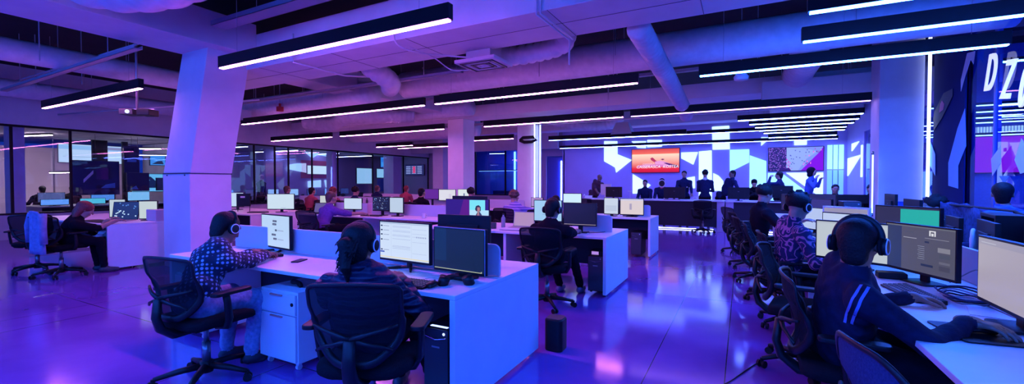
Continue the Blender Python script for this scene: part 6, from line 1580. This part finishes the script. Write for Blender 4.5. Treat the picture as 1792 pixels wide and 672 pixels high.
for i, (x, y) in enumerate(((-19.6, 5.2), (-19.6, 5.9))):
    person(['dark seated figure in the meeting room', 'second dark seated figure in the meeting room'][i], (x, y, .55), (x, y + .1, 1.2), PI / 2, None, BLKT, BLKT, h=.02)
for i, (x, y) in enumerate(((-16.85, 9.2), (-16.8, 10.4), (-16.85, 12.2), (-16.8, 14.3), (-16.85, 15.5), (-19.6, 16.8))):
    chair(x, y, 90 + 20 * i, 'empty office chair behind the glass, %s along' % ['first', 'second', 'third', 'fourth', 'fifth', 'sixth'][i])
for i, (x, y) in enumerate(((-18.3, 5.6), (-18.4, 7.6))): pass
bench('meeting table with lit screens behind the office glass', -18.9, -17.2, 4.6, 8.0, 'y', divider=False, m=GREYP)
for i, (x, y, f_, c_) in enumerate(((-17.55, 5.0, 90, (.15, .4, .95)), (-17.6, 5.85, 90, (.1, .6, .75)), (-18.5, 5.2, 90, (.1, .12, .3)), (-18.5, 6.4, 90, (.1, .3, .8)), (-17.6, 7.0, 90, (.25, .6, .9)))):
    monitor(['blue', 'cyan', 'dark', 'second blue', 'pale blue'][i] + ' lit screen on the meeting table behind the glass', x, y, f_, .6, .18 if i < 2 else .3, base=c_, items=codey(i + 20, 8), lift=.02 if i < 2 else .08)
bench('office bench behind the glass with dark equipment', -18.4, -17.3, 9.6, 16.4, 'y', divider=False, m=GREYP)
for i in range(7):
    monitor('screen on the office bench behind the glass, %s along' % ['first', 'second', 'third', 'fourth', 'fifth', 'sixth', 'seventh'][i], -17.8, 9.9 + .95 * i, 90, .5, .30, base=[(.1, .25, .7), (.05, .05, .2), (.3, .5, .9), (.35, .6, .95), (.05, .08, .3), (.2, .4, .9), (.02, .04, .2)][i], lift=.10, items=codey(i, 10))
# notice board with white lettering on the back wall
wallscreen('notice_board', 'dark board with rows of pale lettering and a red sign', (-17.9, 20.2), (-16.45, 20.2), 1.85, 2.5, (.02, .02, .12), [(.05 + .30 * c, .15 + .16 * r, .30 + .30 * c, .23 + .16 * r, (.4, .45, .8)) for c in range(3) for r in range(5)] + [(.42, .2, .55, .85, (.9, .05, .2))])

# back counter people
person('bald man in a dark shirt leaning on the left end of the counter', (-4.75, 15.22, .95), (-4.42, 14.95, 1.60), 2.7, ((-3.95, 14.6, .98), (-4.3, 14.5, .97)), mat('maroon_dark', (.05, .015, .04), .8), BLKT, hair=None, sit=False, skin=SKIN2, sleeve=False, h=.013, pitch=-.2, beardm=GREYB, hyaw=-2.3)
person('seated person seen as a dark shape beside the T shaped stand', (-2.98, 15.55, .72), (-2.98, 15.5, 1.40), PI, None, DKBL, BLKT, hair='short', h=.016, elbow_out=.3)
person('person in a cap with a red scarf behind the counter', (-2.42, 15.55, .75), (-2.42, 15.5, 1.44), PI, None, DKBL, BLKT, hair='beanie', collar=RED, h=.016, hairm=BLKT, skin=mat('red_face', (.6, .12, .15), .6))
person('standing person in dark blue with a small white emblem', (-1.72, 15.6, .95), (-1.72, 15.55, 1.70), PI, ((-1.45, 15.2, 1.05), (-1.95, 15.2, 1.05)), DKBL, BLKT, hair='short', sit=False, h=.014)
em = MB().prism(rrect(-.02, .02, -.02, .02, .008, 3), 0, .004, lambda x, z, y: (x, -y, z)).build('emblem', WHT); em.location = (-1.62, 15.47, 1.28); props(em, 'small white emblem on the dark blue top', 'badge')
person('person in a white collar standing with back to the room', (-1.08, 15.5, .95), (-1.08, 15.55, 1.70), 0.1, ((-1.2, 15.8, 1.15), (-.96, 15.8, 1.15)), DKBL, BLKT, hair='fluffy', sit=False, h=.014, collar=WHT)
person('man in dark blue bending over the second counter', (-.62, 15.55, .95), (-.29, 15.4, 1.69), 2.2, ((-.0, 15.0, 1.0), (-.2, 15.0, 1.0)), DKBL, BLKT, hair='short', sit=False, h=.014, skin=SKIN2)
person('person in a dark beanie bent down behind the counter', (.32, 15.9, .72), (.32, 15.5, 1.40), PI, ((.15, 15.2, 1.0), (.5, 15.2, 1.0)), BLKT, BLKT, hair='beanie', h=.014, pitch=-.4, hairm=BLKT)
person('dark figure with a raised arm before the lit panels', (1.0, 15.6, .95), (.98, 15.6, 1.64), 1.2, ((.75, 15.4, 1.6), (1.2, 15.4, 1.2)), DKBL, BLKT, hair='short', sit=False, h=.014)
person('standing person in a dark hood holding a hand to the face', (1.72, 14.95 + .5, .95), (1.80, 15.4, 1.74), -2.0, ((1.98, 15.2, 1.52), (1.86, 15.1, 1.55)), mat('blue_jacket', (.05, .10, .4), .8), BLKT, hair='hood', hairm=BLKT, sit=False, h=.013)
person('person half hidden behind the long black screen, left', (2.05, 13.4, .60), (2.05, 13.4, 1.26), PI, None, BLKT, BLKT, h=.018)
person('person half hidden behind the long black screen, right', (2.75, 13.4, .60), (2.75, 13.4, 1.26), PI, None, BLKT, BLKT, h=.018)
chair(-.98, 13.45, 0, 'black chair alone in front of the counter desks')
chair(-2.78, 12.9, 20, 'dark chair near the third desk before the counter')
chair(-4.3, 13.2, 0, 'dark chair at the left end of the counter')
# right row people
chair(.18, 7.2, -80, 'black chair under the person with bare forearms')
person('person with bare forearms seated at the second right bench', (.22, 7.1, .56), (.27, 6.95, 1.25), -1.2, ((.70, 6.75, .82), (.66, 6.5, .95)), BLKT, BLKT, hair='fluffy', sleeve=False, h=.012, pitch=-.2, hyaw=-.9)
chair(.32, 6.15, -95, 'tall black chair in the aisle by the second right bench')
chair(.10, 8.3, -75, 'black chair farthest along the right hand row')
chair(-.05, 9.9, -60, 'dark chair by the far right bench')
person('person in a patterned shirt and headphones at the right row', (.40, 5.05, .56), (.46, 4.85, 1.19), -1.25, ((.85, 4.75, .80), (.80, 4.5, .80)), PATT, BLKT, hair='fluffy', sleeve=True, h=.010, pitch=-.25, hyaw=-.75)
headphones('headphones with pale pads on the patterned shirt sitter', (.46, 4.85, 1.19), -.75, -.25)
chair(.44, 5.1, -85, 'black chair under the patterned shirt sitter')
chair(.42, 3.98, -100, 'black chair empty between the two headphone wearers')
person('dark haired person behind the teal banner monitor', (2.3, 7.15, .55), (2.08, 7.15, 1.12), PI / 2, None, BLKT, BLKT, hair='fluffy', h=.013)
person('person in a navy striped shirt by the glass front with back turned', (2.44, 6.25, .62), (2.40, 6.42, 1.30), -.3, ((2.3, 6.8, .95), (2.6, 6.8, .95)), STRN, BLKT, hair='short', h=.013)

from mathutils.bvhtree import BVHTree
def on_body(root, px, py):
    me = root.data; loc = root.location
    key = root.name
    if key not in KIDS:
        KIDS[key] = BVHTree.FromPolygons([v.co + loc for v in me.vertices], [tuple(p.vertices) for p in me.polygons])
    h = KIDS[key].ray_cast(Vector((0, 0, CH)), Vector(_ray(px, py)).normalized())
    return (h[0], h[1]) if h[0] is not None else (None, None)
def cloth_band(root, path, w, m, label):
    """a sewn band lying on the cloth along a line of points"""
    L = []; 
    for (a, b) in zip(path[:-1], path[1:]):
        for k in range(6): L.append((a[0] + (b[0] - a[0]) * k / 6, a[1] + (b[1] - a[1]) * k / 6))
    P = [on_body(root, *q) for q in L]; P = [p for p in P if p[0] is not None]
    b = MB(); n = len(P)
    if n < 3: return
    for i, (p, nn) in enumerate(P):
        if nn.dot(p - Vector((0, 0, CH))) > 0: nn = -nn
        d = (P[min(i + 1, n - 1)][0] - P[max(i - 1, 0)][0]).normalized(); s_ = d.cross(nn).normalized()
        q = p - root.location + nn * .006
        b.v += [tuple(q - s_ * w), tuple(q + s_ * w)]
    for i in range(n - 1): b.face((2 * i, 2 * i + 1, 2 * i + 3, 2 * i + 2))
    o = b.build('sewn_band', m, root, smooth=True); o['label'] = label
BANDM = mat('pale_blue_band', (.12, .2, .5), .8); PATCHM = mat('lilac_patch', (.35, .22, .5), .8)
cloth_band(p4, [(1508, 500), (1494, 522), (1484, 545), (1478, 568)], .006, BANDM, 'pale blue stripe')
cloth_band(p4, [(1520, 504), (1507, 526), (1497, 549), (1490, 570)], .006, BANDM, 'pale blue stripe')
wire('thin dark cable curling over the aisle floor', [(.40, 4.4, .006), (.2, 4.1, .006), (.05, 3.75, .006), (-.12, 3.35, .006), (-.45, 2.9, .006)], .004)
EXPO = 0.0
# ================================================================= RENDER LOOK
wd = bpy.data.worlds.new('world'); sc.world = wd; wd.use_nodes = True
wd.node_tree.nodes['Background'].inputs[0].default_value = (.02, .10, 1.0, 1); wd.node_tree.nodes['Background'].inputs[1].default_value = .3
sc.view_settings.view_transform = 'Standard'; sc.view_settings.look = 'None'
sc.view_settings.exposure = EXPO; sc.view_settings.gamma = 1.0; sc.view_settings.use_curve_mapping = False
for i, (x, y, z, pw) in enumerate(((-11, -4.6, 2.2, 130), (-6, -4.6, 2.2, 110), (-1, -4.6, 2.2, 110), (4.2, -4.6, 2.2, 110), (7.5, 1.0, 2.4, 60))):  # unseen fill lamps, added to turn camera-facing surfaces blue
    ld = bpy.data.lights.new('added_blue_fill', 'AREA'); ld.shape = 'RECTANGLE'; ld.size = 1.6; ld.size_y = .8; ld.energy = pw; ld.color = (.02, .12, 1.0)
    lo = bpy.data.objects.new('added_blue_fill', ld); COL.objects.link(lo); lo.location = (x, y, z)
    tgt = Vector((x * .6, 8, 1.6)) if i < 4 else Vector((0, 4, 1.0))
    lo.rotation_euler = (tgt - lo.location).to_track_quat('-Z', 'Y').to_euler()
cy = sc.cycles
cy.max_bounces = 6; cy.diffuse_bounces = 3; cy.glossy_bounces = 3; cy.transmission_bounces = 4; cy.transparent_max_bounces = 14
cy.caustics_reflective = False; cy.caustics_refractive = False; cy.sample_clamp_indirect = 4.0; cy.sample_clamp_direct = 0
cy.use_light_tree = True; cy.use_denoising = True
try: cy.denoiser = 'OPENIMAGEDENOISE'
except Exception: pass
